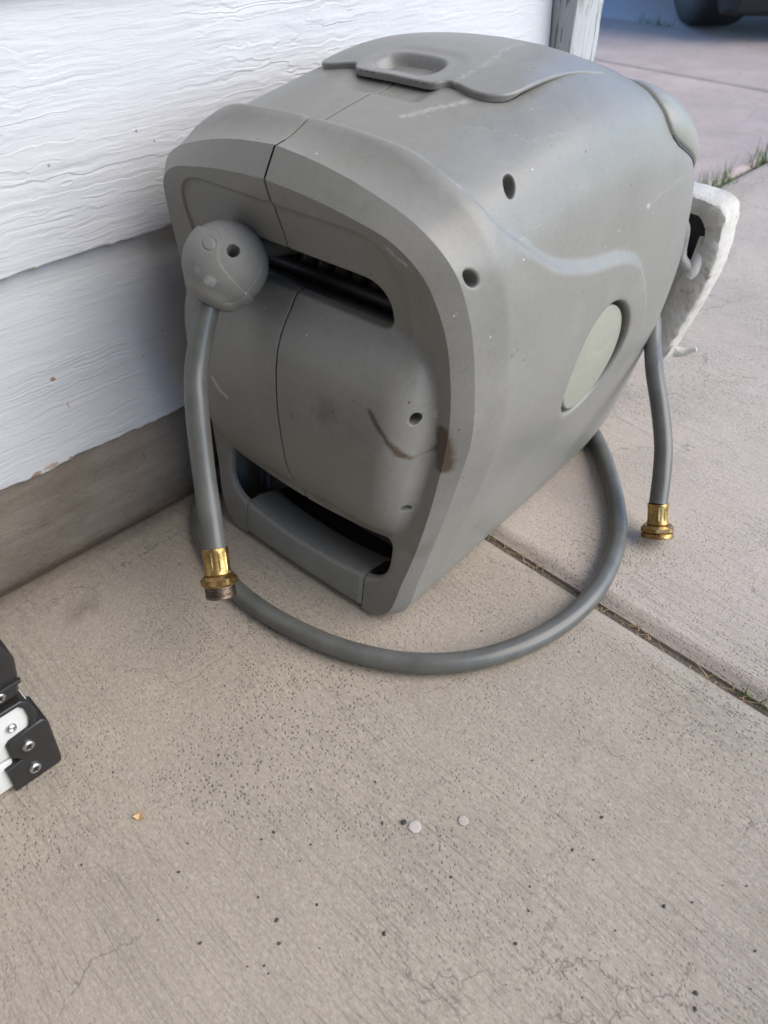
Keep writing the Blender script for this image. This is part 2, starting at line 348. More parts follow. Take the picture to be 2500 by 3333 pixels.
def tube(name, path, rad, mat, parent=None, n=28, caps=True):
    V, F, L, A = tube_arrays(path, rad, n, caps)
    return mesh_obj(name, V, F, mat, parent, True, 50, {'ring': L, 'side': A})
def frame_from(axis):
    axis = np.asarray(axis, float)/np.linalg.norm(axis); ref = np.array([0, 0, 1.]) if abs(axis[2]) < .9 else np.array([1., 0, 0])
    x = np.cross(ref, axis); x /= np.linalg.norm(x); return x, np.cross(axis, x), axis
def lathe(name, org, axis, prof, mat, parent=None, n=48, mod=None, angle=40):
    """prof: list of (radius, height along axis); mod(radius, angle, i) may reshape"""
    x, y, a = frame_from(axis); V = []; F = []; ang = np.linspace(0, 2*np.pi, n, endpoint=False)
    for i, (r, h) in enumerate(prof):
        for q in ang:
            rr = mod(r, q, i) if mod else r
            V.append(np.asarray(org)+a*h+rr*(math.cos(q)*x+math.sin(q)*y))
    m = len(prof)
    for i in range(m-1):
        for k in range(n): F.append((i*n+k, i*n+(k+1) % n, (i+1)*n+(k+1) % n, (i+1)*n+k))
    F.append(tuple(range(n))[::-1]); F.append(tuple((m-1)*n+k for k in range(n)))
    return mesh_obj(name, V, F, mat, parent, True, angle)
def inside(poly, P):
    poly = np.asarray(poly); x, y = P[:, 0], P[:, 1]; r = np.zeros(len(P), bool); n = len(poly)
    for i in range(n):
        x0, y0 = poly[i]; x1, y1 = poly[(i+1) % n]
        if y0 == y1: continue
        c = ((y0 > y) != (y1 > y)) & (x < (x1-x0)*(y-y0)/(y1-y0)+x0); r ^= c
    return r
def dist_poly(poly, P, closed=True):
    poly = np.asarray(poly, float); n = len(poly); d = np.full(len(P), 1e9)
    for i in range(n if closed else n-1):
        a, b = poly[i], poly[(i+1) % n]; ab = b-a; L2 = ab@ab
        if L2 < 1e-16: continue
        t = np.clip(((P-a)@ab)/L2, 0, 1); d = np.minimum(d, np.hypot(*(P-a-t[:, None]*ab).T))
    return d
def sdf(poly, P): return dist_poly(poly, P)*np.where(inside(poly, P), -1, 1)
def densify(poly, h, closed=True):
    out = []; n = len(poly); poly = np.asarray(poly, float)
    for i in range(n if closed else n-1):
        a, b = poly[i], poly[(i+1) % n]; k = max(1, int(np.ceil(np.linalg.norm(b-a)/h)))
        for j in range(k): out.append(a+(b-a)*j/k)
    if not closed: out.append(poly[-1])
    return np.array(out)
def rrect(x0, x1, y0, y1, r, n=7):
    """rounded rectangle outline; r = one radius or (bl, br, tr, tl)"""
    if not hasattr(r, '__len__'): r = (r,)*4
    out = []
    for (cx, cy, rr, a0) in ((x0+r[0], y0+r[0], r[0], 180), (x1-r[1], y0+r[1], r[1], 270), (x1-r[2], y1-r[2], r[2], 0), (x0+r[3], y1-r[3], r[3], 90)):
        for k in range(n):
            a = math.radians(a0+90*k/(n-1)); out.append((cx+rr*math.cos(a), cy+rr*math.sin(a)))
    return np.array(out)
def patch2d(outer, holes, h, edge_h, offs=(.0008, .002, .0035), lines=()):
    """triangulate a region with holes; returns points, triangles, list of boundary index loops"""
    loops = [densify(outer, edge_h)]+[densify(q, edge_h*.7) for q in holes]
    lo, hi = loops[0].min(0), loops[0].max(0)
    gx = np.arange(lo[0]+h*.37, hi[0], h); gy = np.arange(lo[1]+h*.41, hi[1], h*.87)
    G = np.array([(x+(.5*h if j % 2 else 0), y) for j, y in enumerate(gy) for x in gx])
    keep = inside(loops[0], G)
    for q in loops[1:]: keep &= ~inside(q, G)
    G = G[keep]; extra = []
    for li, q in enumerate(loops):         # rows of points close to the edges so they can be rounded over
        t = np.roll(q, -1, 0)-np.roll(q, 1, 0); nrm = np.c_[-t[:, 1], t[:, 0]]; nrm /= np.linalg.norm(nrm, axis=1)[:, None]+1e-12
        for o in offs:
            for s in (1, -1):
                E = q+nrm*o*s
                k = inside(loops[0], E) & (dist_poly(loops[0], E) > o*.9)
                for qq in loops[1:]: k &= ~inside(qq, E) & (dist_poly(qq, E) > o*.9)
                extra.append(E[k])
    for (q, ds) in lines:                  # rows along creases
        q = densify(q, h*.8, False); t = np.gradient(q, axis=0); nrm = np.c_[-t[:, 1], t[:, 0]]; nrm /= np.linalg.norm(nrm, axis=1)[:, None]+1e-12
        for o in ds:
            E = q+nrm*o; k = inside(loops[0], E) & (dist_poly(loops[0], E) > .004)
            for qq in loops[1:]: k &= ~inside(qq, E) & (dist_poly(qq, E) > .004)
            extra.append(E[k])
    X = np.vstack(extra) if extra else np.zeros((0, 2))
    m = max(offs[-1]+h*.2, h*.5)*.6; KK = 1 << 20
    Q = np.floor(np.vstack(loops+[X])/m).astype(np.int64); occ = np.unique(Q[:, 0]*KK+Q[:, 1]); gi = np.floor(G/m).astype(np.int64); near = np.zeros(len(G), bool)
    for dx in (-1, 0, 1):
        for dy in (-1, 0, 1): near |= np.isin((gi[:, 0]+dx)*KK+gi[:, 1]+dy, occ)
    G = G[~near]
    P = np.vstack(loops+[X, G]); edges = []; o = 0; idx = []
    for q in loops:
        n = len(q); idx.append(list(range(o, o+n))); edges += [(o+i, o+(i+1) % n) for i in range(n)]; o += n
    r = delaunay_2d_cdt([Vector(p) for p in P], edges, [], 0, 1e-9)
    PV = np.array([tuple(v) for v in r[0]]); FT = np.array([f for f in r[2] if len(f) == 3])
    cen = PV[FT].mean(1); ok = inside(loops[0], cen)
    for q in loops[1:]: ok &= ~inside(q, cen)
    back = {}
    for new, olds in enumerate(r[3]):
        for q in olds: back[q] = new
    return PV, FT[ok], [[back[i] for i in L] for L in idx], loops
def rot_area(F, V, want):
    """flip triangles whose normal points away from want (vector field)"""
    V = np.asarray(V); F = np.asarray(F); n = np.cross(V[F[:, 1]]-V[F[:, 0]], V[F[:, 2]]-V[F[:, 0]])
    s = (n*want[F[:, 0]]).sum(1) < 0; F = F.copy(); F[s] = F[s][:, ::-1]; return F
def vnoise(x, y, seed=0):
    x = np.asarray(x, float); y = np.asarray(y, float); xi = np.floor(x).astype(np.int64); yi = np.floor(y).astype(np.int64); fx = x-xi; fy = y-yi
    fx = fx*fx*(3-2*fx); fy = fy*fy*(3-2*fy)
    def hsh(a, b):
        q = (a*374761393+b*668265263+seed*982451653) & 0x7fffffff; q = ((q ^ (q >> 13))*1274126177) & 0x7fffffff; return ((q ^ (q >> 16)) & 0xffff)/65535.
    return (hsh(xi, yi)*(1-fx)+hsh(xi+1, yi)*fx)*(1-fy)+(hsh(xi, yi+1)*(1-fx)+hsh(xi+1, yi+1)*fx)*fy
def box_bm(x0, x1, y0, y1, z0, z1, bev=.003, seg=2):
    bm = bmesh.new(); bmesh.ops.create_cube(bm, size=1)
    for v in bm.verts: v.co = Vector((x0+(v.co.x+.5)*(x1-x0), y0+(v.co.y+.5)*(y1-y0), z0+(v.co.z+.5)*(z1-z0)))
    if bev: bmesh.ops.bevel(bm, geom=bm.edges[:], offset=bev, segments=seg, affect='EDGES', profile=.5)
    return bm
# ================================================================ SETTING
WALL_Y = .761
# ground sheet and slabs
g = mesh_obj('ground', [(-40, -40, -.0135), (60, -40, -.0135), (60, 60, -.0135), (-40, 60, -.0135)], [(0, 1, 2, 3)], 'soil', None, False)
tag(g, 'brown soil bed below the concrete slabs, seen in the joints', None, None, 'structure')
def slab(x0, x1, y0, y1, mat, dense=None):
    """concrete slab with a worn, slightly uneven arris"""
    nx = 2; e = .006
    xs = np.unique(np.r_[x0, x0+.002, x0+.006, x0+.014, np.arange(x0+.02, x1-.02, dense or .5), x1-.014, x1-.006, x1-.002, x1])
    ys = np.unique(np.r_[y0, y0+.002, y0+.006, y0+.014, np.arange(y0+.02, y1-.02, dense or .5), y1-.014, y1-.006, y1-.002, y1])
    X, Y = np.meshgrid(xs, ys, indexing='ij'); d = np.minimum.reduce([X-x0, x1-X, Y-y0, y1-Y])
    wob = vnoise(X*40, Y*40, 3)*.5+vnoise(X*130, Y*130, 4)*.5
    Z = -.010*(1-sstep(0, .010+.010*wob, d))**1.6-.0012*vnoise(X*3, Y*3, 5)*sstep(.0, .05, d)
    n, m = X.shape; V = np.c_[X.ravel(), Y.ravel(), Z.ravel()]
    F = [(i*m+j, (i+1)*m+j, (i+1)*m+j+1, i*m+j+1) for i in range(n-1) for j in range(m-1)]
    ring = [i*m for i in range(n)]+[(n-1)*m+j for j in range(1, m)]+[i*m+m-1 for i in range(n-2, -1, -1)]+[j for j in range(m-2, 0, -1)]
    k = len(V); low = V[ring]*np.array([1, 1, 0])+np.array([0, 0, -.033]); V = np.vstack([V, low]); L = len(ring)
    F += [(ring[i], k+i, k+(i+1) % L, ring[(i+1) % L]) for i in range(L)]
    st = np.zeros(len(V))
    if dense:
        P2 = V[:, :2]
        st += .45*np.exp(-((P2[:, 1]-WALL_Y)/.05)**2)+.28*np.exp(-((P2[:, 1]-.70)/.16)**2-((P2[:, 0]-.18)/.3)**2)          # grime at the wall foot; wide left patch is shade put into the colour
        st += .35*np.exp(-(np.abs(x1-P2[:, 0])/.03)**2)        # grime along the joint
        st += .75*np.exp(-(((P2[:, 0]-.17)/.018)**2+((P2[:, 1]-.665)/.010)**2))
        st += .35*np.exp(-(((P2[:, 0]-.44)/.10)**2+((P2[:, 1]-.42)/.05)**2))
    o = mesh_obj('slab', V, F, mat, g, True, 40, {'stain_and_shade': st})
    return o
slab(-3.2, .597, -3.4, WALL_Y-.004, 'concrete', .02)
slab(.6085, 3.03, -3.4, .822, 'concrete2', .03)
slab(1.262, 3.022, .834, 5.0, 'concrete_far', .25)
slab(3.036, 3.86, .834, 5.0, 'concrete_far', .25)
slab(3.044, 9.0, -3.4, .822, 'concrete_far', .5)
slab(-3.2, .597, -7.0, -3.414, 'concrete', .5)
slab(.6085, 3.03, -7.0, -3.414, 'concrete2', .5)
rd = mesh_obj('road', [(3.875, .834, -.006), (40, .834, -.006), (40, 40, -.006), (3.875, 40, -.006)], [(0, 1, 2, 3)], 'road', None, False)
tag(rd, 'dark worn asphalt beyond the pale driveway', None, None, 'structure')
# house: lap siding boards on a concrete foundation
house = empty('house', (.3, WALL_Y, 0))
tag(house, 'white lap siding house wall with concrete foundation and peeling corner board', 'house')
EXPO, B0 = .224, .1235
def siding(k, x0, x1, fine):
    z0 = B0+k*EXPO; zt = z0+EXPO+.018
    nx = int((x1-x0)/fine)+1; nz = max(6, int((zt-z0)/(fine if fine < .01 else .03)))
    x = np.linspace(x0, x1, nx); s = np.linspace(0, 1, nz)
    X, Sx = np.meshgrid(x, s, indexing='ij'); jag = (vnoise(x*28, x*0+k*7.3, 11)-.5)*.004+(vnoise(x*95, x*0+k*3.1, 12)-.5)*.003
    nick = np.clip(vnoise(x*17, x*0+k*5.7, 13)-.78, 0, 1)*.03
    low = z0+jag+nick
    Z = low[:, None]+(zt-low[:, None])*Sx
    yf = WALL_Y-.001+.014*Sx                                  # face leans back under the board above
    gx = X*9+vnoise(X*5, Z*9, 21)*1.5; gz = Z*95+vnoise(X*5, Z*12, 22)*5+vnoise(X*26, Z*40, 23)*.8+vnoise(X*70, Z*90, 28)*.25
    r = vnoise(gx, gz, 24); r2 = vnoise(X*34, Z*260+vnoise(X*12, Z*40, 26)*5, 25)
    led = sstep(.30, .62, r)
    area = sstep(.34, .66, vnoise(X*4.2, Z*11, 27))*(.75 if k else 1.)
    disp = (led*.0002+r2*.0003*(.4+.6*area))*np.clip(Sx*40, .3, 1)
    Yv = yf-disp-.0
    V = [np.c_[X.ravel(), Yv.ravel(), Z.ravel()]]; m = nz
    F = [(i*m+j, (i+1)*m+j, (i+1)*m+j+1, i*m+j+1) for i in range(nx-1) for j in range(m-1)]
    b0 = nx*m                                                  # underside edge
    V.append(np.c_[x, Yv[:, 0]+.0015, low-.0012]); V.append(np.c_[x, np.full(nx, WALL_Y+.0135), low+.0005+.001*vnoise(x*60, x*0, 3)])
    for i in range(nx-1):
        F.append((b0+i, b0+i+1, (i+1)*m, i*m)); F.append((b0+nx+i, b0+nx+i+1, b0+i+1, b0+i))
    F.append(tuple([i for i in range((nx-1)*m, nx*m)]+[b0+2*nx-1, b0+nx-1]))
    V = np.vstack(V); ch = np.zeros(len(V)); P = V[:, [0, 2]]
    if k == 0:
        for (cx, cz, rx, rz, w) in ((.222, .1265, .012, .004, .95), (.205, .1255, .010, .003, .75), (.245, .126, .006, .003, .7), (.256, .224, .0045, .0032, .95), (.262, .190, .0012, .006, .75)):
            ch = np.maximum(ch, w*np.exp(-((P[:, 0]-cx)/rx)**2-((P[:, 1]-cz)/rz)**2))
    ch = np.maximum(ch, .55*np.exp(-np.clip(P[:, 1]-z0, 0, 1)/.0015))
    mesh_obj('siding_board', V, F, 'paint', house, True, 60, {'chip': ch})
for k in range(10):
    siding(k, -2.6, 0.0, .05); 
    siding(k, 0.002, 1.115, .0022 if k < 2 else .05)
found = box_bm(-2.6, 1.20, WALL_Y+.004, WALL_Y+.10, -.034, .15, .003)
fo = bm_obj('foundation', found, 'found', house)
core = box_bm(-2.6, 1.24, WALL_Y+.024, WALL_Y+3.0, .1505, 2.45, 0)
bm_obj('wall_core', core, 'soffit', house, False)
# rough corner board
tb = box_bm(1.118, 1.190, WALL_Y-.034, WALL_Y+.022, .02, 2.42, .004)
bmesh.ops.subdivide_edges(tb, edges=[e for e in tb.edges if abs(e.verts[0].co.z-e.verts[1].co.z) > 1], cuts=220, use_grid_fill=True)
for v in tb.verts:
    v.co.x += (mnoise.noise(Vector((v.co.x*20, v.co.y*20, v.co.z*30)))*.0015); v.co.y += mnoise.noise(Vector((v.co.x*30+9, v.co.y*30, v.co.z*26)))*.0016
bm_obj('corner_board', tb, 'trim', house)
shade_block = box_bm(-3.2, -.85, -3.2, WALL_Y-.03, .03, 3.199, .004); bm_obj('added_shade_block', shade_block, 'shade_block', house)  # unseen block added to keep sky light off the case front
wr = box_bm(-3.4, -.42, -3.5, WALL_Y-.13, 3.201, 3.35, .004); bm_obj('added_shade_top', wr, 'shade_block', house)  # unseen overhang added on that block to cut more sky
ev = box_bm(-2.9, 1.75, WALL_Y-.12, WALL_Y+3.0, 2.452, 2.60, .004)
bm_obj('unseen_eave', ev, 'soffit', house)  # unseen eave added, overhang sized for the shade it gives
# dry straw and weeds in the slab joint
def blades(name, pts, mat, label, cat, hgt, spread, n, wid_=.0016, flat=0.0):
    V = []; F = []
    for _ in range(n):
        i = random.random()*(len(pts)-1); a = int(i); f = i-a; p = np.array(pts[a])*(1-f)+np.array(pts[min(a+1, len(pts)-1)])*f
        p = p+np.array([random.gauss(0, spread), random.gauss(0, spread), 0]); h = hgt*random.uniform(.4, 1.1); az = random.uniform(0, 6.283)
        lean = random.uniform(.1, .7)+flat; d = np.array([math.cos(az), math.sin(az), 0]); sd = np.array([-d[1], d[0], 0])*wid_*random.uniform(.6, 1.2)
        k = len(V); up = h*(1-min(.97, flat))
        for j in range(4):
            q = j/3; c = p+d*lean*h*q**1.6+np.array([0, 0, up*q*(1-.25*q*lean)]); w = sd*(1-.9*q)
            V += [c-w, c+w]
        for j in range(3): F.append((k+2*j, k+2*j+1, k+2*j+3, k+2*j+2))
    o = mesh_obj(name, V, F, mat, None, True); tag(o, label, cat, None, 'stuff'); return o
joint = [(.603, y, -.011) for y in np.linspace(.42, -.25, 12)]
blades('dry_grass', joint, 'straw', 'dry straw lying in the joint between the concrete slabs', 'dry grass', .022, .003, 90, .0007, .75)
for xx, nn, hh in ((.605, 14, .018),):
    blades('joint_weed', [(.604, .075, -.012), (.604, .04, -.012)], 'grass', 'tiny green weed sprouting in the slab joint', 'weed', .02, .003, 16, .001)
blades('grass_tuft', [(1.97, .828, -.02), (2.10, .828, -.02)], 'grass', 'green grass tuft at slab edge just above the white bracket', 'grass', .075, .016, 75, .0016)
blades('grass_tuft', [(2.22, .828, -.02), (2.36, .828, -.02)], 'grass', 'green grass tuft at slab edge near the right picture edge', 'grass', .075, .014, 70, .0016)
blades('grass_tuft', [(3.87, 2.18, -.02), (3.87, 1.98, -.02)], 'grass', 'low green grass tuft beside the dark tyre', 'grass', .06, .02, 110, .002)
# ================================================================ PARKED CAR (only its wheel and sill are in view)
car = empty('parked_car', (4.25, 1.75, 0)); tag(car, 'dark red parked car, only its tyre and lower edge in view', 'car')
wc = np.array([4.03, 1.88, .325]); cf = np.array([.7071, -.7071, 0]); cn = np.array([-.7071, -.7071, 0])   # axle direction, towards the viewer
def tread(r, q, i): return r*(1-.012*(i in (4, 5, 6))*(math.sin(q*46+i*2) > .3))
ty = lathe('tyre', wc-cf*.14, cf, [(.20, 0), (.23, -.012), (.29, -.010), (.316, .006), (.325, .03), (.327, .11), (.325, .19), (.316, .214), (.29, .23), (.2, .23)], 'tyre', car, 120, tread)
lathe('rim', wc-cf*.15, cf, [(.02, -.01), (.05, -.012), (.06, .004), (.17, .012), (.188, -.002), (.198, .02), (.198, .24)], 'rim', ty, 48)
ty2 = lathe('tyre', wc+cf*1.36, cf, [(.20, 0), (.23, -.012), (.29, -.010), (.316, .006), (.325, .03), (.327, .11), (.325, .19), (.316, .214), (.29, .23), (.2, .23)], 'tyre', car, 96, tread)
bmc = bmesh.new(); rings = []
prof = [(.40, .38), (.46, .46), (.47, .66), (.38, .84), (-.65, .92), (-1.3, 1.40), (-2.9, 1.42), (-3.4, 1.0), (-3.9, .90), (-3.95, .5), (-3.8, .42), (-.45, .40), (-.39, .56), (-.2, .70), (.2, .68), (.34, .54)]
for s, k in ((-.20, .97), (-.17, .985), (-.12, 1), (.72, 1.01), (1.6, 1), (1.65, .985), (1.68, .97)):
    ring = []
    for (d, z) in prof:
        q = s if z < 1.0 else .75+(s-.75)*.82
        c = wc*np.array([1, 1, 0])+cf*q+cn*(d*k); ring.append(bmc.verts.new((c[0], c[1], z)))
    rings.append(ring)
n = len(prof)
for a, b in zip(rings[:-1], rings[1:]):
    for i in range(n): bmc.faces.new((a[i], a[(i+1) % n], b[(i+1) % n], b[i]))
bmc.faces.new(rings[0]); bmc.faces.new(rings[-1][::-1])
bm_obj('body', bmc, 'car', car, True, 30)
bp = bmesh.new(); rings = []
for q in (-.10, -.07, .0, .75, 1.5, 1.57, 1.60):
    e = .05 if q in (-.10, 1.60) else 0
    rings.append([bp.verts.new(tuple(wc*np.array([1, 1, 0])+cf*q+cn*d_+np.array([0, 0, z_]))) for d_, z_ in ((.28, .13), (.40-e, .095), (.46-e, .12), (.49-e, .20), (.485-e, .40), (.28, .42))])
for a, b in zip(rings[:-1], rings[1:]):
    for i in range(6): bp.faces.new((a[i], a[(i+1) % 6], b[(i+1) % 6], b[i]))
bp.faces.new(rings[0]); bp.faces.new(rings[-1][::-1]); bm_obj('bumper', bp, 'under', car, True, 35)
ub = []
for d, q, z in ((-.5, .16, .33), (-.5, 1.33, .33), (-3.6, 1.33, .33), (-3.6, .16, .33), (-.5, .16, .41), (-.5, 1.33, .41), (-3.6, 1.33, .41), (-3.6, .16, .41)):
    c = wc*np.array([1, 1, 0])+cf*q+cn*d; ub.append((c[0], c[1], z))
mesh_obj('underside', ub, [(0, 1, 5, 4), (1, 2, 6, 5), (2, 3, 7, 6), (3, 0, 4, 7), (3, 2, 1, 0), (4, 5, 6, 7)], 'under', car, False)
# ================================================================ HOSE REEL
reel = empty('hose_reel', tuple(BO)); tag(reel, 'weathered grey plastic hose reel box with lid and front grip, standing by the wall', 'hose reel')
BN = np.array([0, 0, 1.])
def w3(a, b, z): return to_world(np.array([[a, b, z]]))[0]
SEAM = .0010
SLOT = rrect(-.117, .117, .350, .3935, (.011, .011, .024, .012))
HSLOT = rrect(-.129, .127, .052, .1185, (.036, .034, .013, .015))
for q in HSLOT:                                        # the opening sags towards its middle
    if q[1] > .09: q[1] -= .013*(1-(q[0]/.128)**2)
BARW = .097
def pil_w(z): return curve1([.10, .118, .135, .17, .22, .27, .31, .335, .352, .37], [.09, .125, .140, .152, .162, .167, .165, .156, .135, .10], z)
def pil_h(z): return curve1([.0, .108, .122, .138, .172, .232, .275, .300, .314, .325, .345, .36, .5], [0, 0, .006, .018, .033, .041, .039, .034, .028, .021, .004, 0, 0], z)
PANEL = rrect(-.139, .139, .30, .437, (.02, .02, .045, .045))
HOLES_F = [(.1560, .286, .0062), (.1450, .173, .0058)]
def face_b(a, z):
    """depth of the front face at lateral a, height z (smaller = nearer the viewer)"""
    a = np.asarray(a, float); z = np.asarray(z, float)
    b = bA(z).copy()
    aa = np.abs(a)
    P = np.c_[aa, z]
    rec = 1-sstep(-.0016, .0006, sdf(PANEL, P)); up_ = sstep(.342, .352, z)
    b += .0022*rec*up_
    q = pil_w(z)-aa; e = np.clip(q/.042, 0, 1); e = (1-(1-e)**2.5)*sstep(-.02, .26, e)
    hz = pil_h(z)
    shelf = sstep(.118, .124, aa)*sstep(.30, .345, z)      # beyond the end of the ledge the pillow runs on up
    hz = hz*(1-shelf)+shelf*np.maximum(hz, .018*(1-sstep(.318, .352, z)))
    return b-hz*e
def fillet(d, r): return np.where(d < r, r-np.sqrt(np.clip(r*r-(r-d)**2, 0, None)), 0)
def case_half(side):
    fine = side > 0
    uu = np.linspace(.0, UMAX, 331)
    ca = herm(TK, CA, uu); ca[:, 0] = np.clip(ca[:, 0], SEAM, None)
    top = ca[ca[:, 1].argmax():] if False else ca
    # outline of the half face: down the flank contour, bar joint, grip opening, seam, slot, seam
    start = np.argmin(np.abs(ca[:, 0]-BARW)+10*(ca[:, 1] > .05))
    cont = ca[start:][::-1]                                # from the top seam down to the bar joint
    hs = HSLOT.copy(); hs = hs[hs[:, 0] > 0]; hs = hs[np.argsort(np.arctan2(hs[:, 1]-.084, hs[:, 0]-.05))]
    hs_r = hs[(hs[:, 0] > BARW+.002)]
    hs_r = hs_r[np.argsort(np.arctan2(hs_r[:, 1]-.084, hs_r[:, 0]-.090))]
    top_sag = [(x, .1185-.013*(1-(x/.128)**2)) for x in np.linspace(.108, SEAM, 14)]
    sl = SLOT[SLOT[:, 0] > 0]; sl = sl[np.argsort(np.arctan2(sl[:, 1]-.372, sl[:, 0]-.08))]
    outline = [tuple(p) for p in cont]+[(BARW, .020), (BARW, .0518)]+[tuple(p) for p in hs_r]+top_sag+[(SEAM, .35)]+[tuple(p) for p in sl]+[(SEAM, .3935)]
    outline = np.array(outline); keep = np.r_[True, np.linalg.norm(np.diff(outline, axis=0), axis=1) > 1e-5]; outline = outline[keep]
    holes = []; hnrm = []
    for x, z, r in HOLES_F:
        e = .003; ga_ = (face_b(np.array([x+e]), np.array([z]))-face_b(np.array([x-e]), np.array([z])))[0]/(2*e); gz_ = (face_b(np.array([x]), np.array([z+e]))-face_b(np.array([x]), np.array([z-e])))[0]/(2*e)
        n_ = np.array([ga_, -1, gz_]); n_ /= np.linalg.norm(n_); hnrm.append(n_); q_ = np.linspace(0, 2*np.pi, 22, endpoint=False)
        holes.append(np.c_[x+r/math.sqrt(1+ga_**2)*np.cos(q_), z+r/math.sqrt(1+gz_**2)*np.sin(q_)])
    h = .0028 if fine else .0035
    PV, FT, loops, dl = patch2d(outline, holes, h, .0028, (.0006, .0016, .003), [(np.vstack([PANEL[7:], PANEL[:1]]), (-.0024, -.0016, -.0006, .0006, .0014))])
    contlen = len(cont)
    oncont = np.zeros(len(PV), bool); L0 = np.array(loops[0]); oncont[L0] = dist_poly(cont, PV[L0], False) < 2e-5
    b = face_b(PV[:, 0], PV[:, 1])
    inner = [(BARW, .020), (BARW, .0518)]+[tuple(p) for p in hs_r]+top_sag
    dh = dist_poly(np.array(inner[1:]), PV, False); ds = dist_poly(np.vstack([[(SEAM, .35)], sl, [(SEAM, .3935)]]), PV, False)
    b += fillet(dh, .0035)+fillet(ds, .0022)
    dseam = PV[:, 0]-SEAM; b += fillet(np.where(dseam < 0, 0, dseam), .0006)
    db = np.where(PV[:, 1] < .053, np.abs(PV[:, 0]-BARW), 1); b += fillet(db, .0012)
    for q in holes: b += fillet(np.abs(dist_poly(q, PV)), .0012)
    V = [np.c_[PV[:, 0], b, PV[:, 1]]]; F = [tuple(f) for f in FT]; nV = len(PV)
    want = np.tile([0, -1., 0], (nV, 1)); F = [tuple(f) for f in rot_area(FT, V[0], want)]
    # inward walls along every edge except the flank contour
    for li, L in enumerate(loops):
        n = len(L); pts = V[0][L]
        for i in range(n):
            a_, b_ = L[i], L[(i+1) % n]; pa, pb = V[0][a_], V[0][b_]
            if li == 0 and oncont[a_] and oncont[b_]: continue
            dep = .0045 if PV[a_, 1] < .2 else .009
            if li == 0:
                if PV[[a_, b_], 0].max() < SEAM+1e-4: dep = .006
                elif PV[[a_, b_], 1].max() < .0525 and PV[[a_, b_], 0].max() < BARW+1e-4: dep = .02
            else: dep = .016
            dv_ = np.array([0, dep, 0]) if li == 0 else -hnrm[li-1]*dep
            k = nV; V.append(np.array([pa+dv_, pb+dv_])); nV += 2
            F.append((a_, b_, k+1, k))
    # recess bottoms of the two screw holes
    for n_, L in zip(hnrm, loops[1:]):
        k = nV; V.append(V[0][L]-n_*.0155); nV += len(L); F.append(tuple(range(k, k+len(L))))
    # chamfer strip
    un = np.concatenate([uu[start:]]); A2 = herm(TK, CA, un); A2[:, 0] = np.clip(A2[:, 0], SEAM, None); B2 = herm(TK, CB, un); B2[:, 0] = np.clip(B2[:, 0], SEAM, None)
    Ab = np.c_[A2[:, 0], face_b(A2[:, 0], A2[:, 1]), A2[:, 1]]
    Ab[A2[:, 0] < SEAM+1e-4, 1] += .0006
    Bb = np.c_[B2[:, 0], bB(un), B2[:, 1]]
    rows = [0, .07, .17, .35, .6, .8, .92, 1]; k = nV; m = len(un)
    nrm = np.c_[np.gradient(B2[:, 1]), np.zeros(m), -np.gradient(B2[:, 0])]; nrm /= np.linalg.norm(nrm, axis=1)[:, None]+1e-9
    for r in rows: V.append(Ab*(1-r)+Bb*r+nrm*(.0003*math.sin(math.pi*r))*np.array([1, 0, 1])); nV += m
    for i in range(len(rows)-1):
        for j in range(m-1): F.append((k+i*m+j, k+i*m+j+1, k+(i+1)*m+j+1, k+(i+1)*m+j))
    nfront = nV
    # ---- outer skin
    ulo = uu[start]
    skin = np.array([(u, 0.) for u in uu[start:][uu[start:] < UMAX-1e-9]]+[(UMAX-SEAM, 0.)]+[(UMAX-SEAM, v) for v in (.02, .05, .1, LIDV0+.012)]
                    +[(LIDU+.020, LIDV0+.012), (LIDU+.006, LIDV0+.024), (LIDU+.004, LIDV0+.034), (LIDU+.004, LIDV1-.06), (LIDU+.010, LIDV1-.02), (UMAX-SEAM, LIDV1-.02)]
                    +[(UMAX-SEAM, LEN), (0.0, LEN), (0.0, .012), (ulo, .012)])
    hl = [np.c_[CAPC[0]+CAPR*np.cos(q_), CAPC[1]+CAPR*np.sin(q_)] for q_ in (np.linspace(0, 2*np.pi, 72, endpoint=False),)]
    q_ = np.linspace(0, 2*np.pi, 22, endpoint=False)
    hl.append(np.c_[.6141+.0098*np.cos(q_), .0985+.0072*np.sin(q_)+.004*np.cos(q_)])
    hl.append(np.c_[.5630+.0085*np.cos(q_), .0125+.0068*np.sin(q_)])
    PU, FU, lp, dl2 = patch2d(skin, hl, .0042 if fine else .007, .0046, (.0007, .0018, .0032), [(RIDGE[:26], (-.005, -.0024, -.0010, .0010, .0024, .005)), (RIDGE[26:60], (-.009, -.006, -.003, 0, .003, .006, .009))])
    def place(PU, off):
        u = PU[:, 0]; v = PU[:, 1]
        W = S(u, v); n = normal(np.clip(u, 1e-3, UMAX-1e-3), np.clip(v, 2e-3, LEN-2e-3)); return W+n*off[:, None], n
    off = raise_(PU)
    for q, r in zip(hl, (.004, .0018, .0018)): off = off-fillet(dist_poly(q, PU), r)
    off = off-fillet(np.clip(UMAX-SEAM-PU[:, 0], 0, 1), .0006)-scoop(PU)
    Wp, nn = place(PU, off); Wp[:, 0] = np.where(PU[:, 0] > UMAX-SEAM-1e-6, SEAM, Wp[:, 0])
    m0 = nV; V.append(Wp); nV += len(Wp)
    FU = rot_area(FU, Wp, nn); F += [tuple(m0+i for i in f) for f in FU]
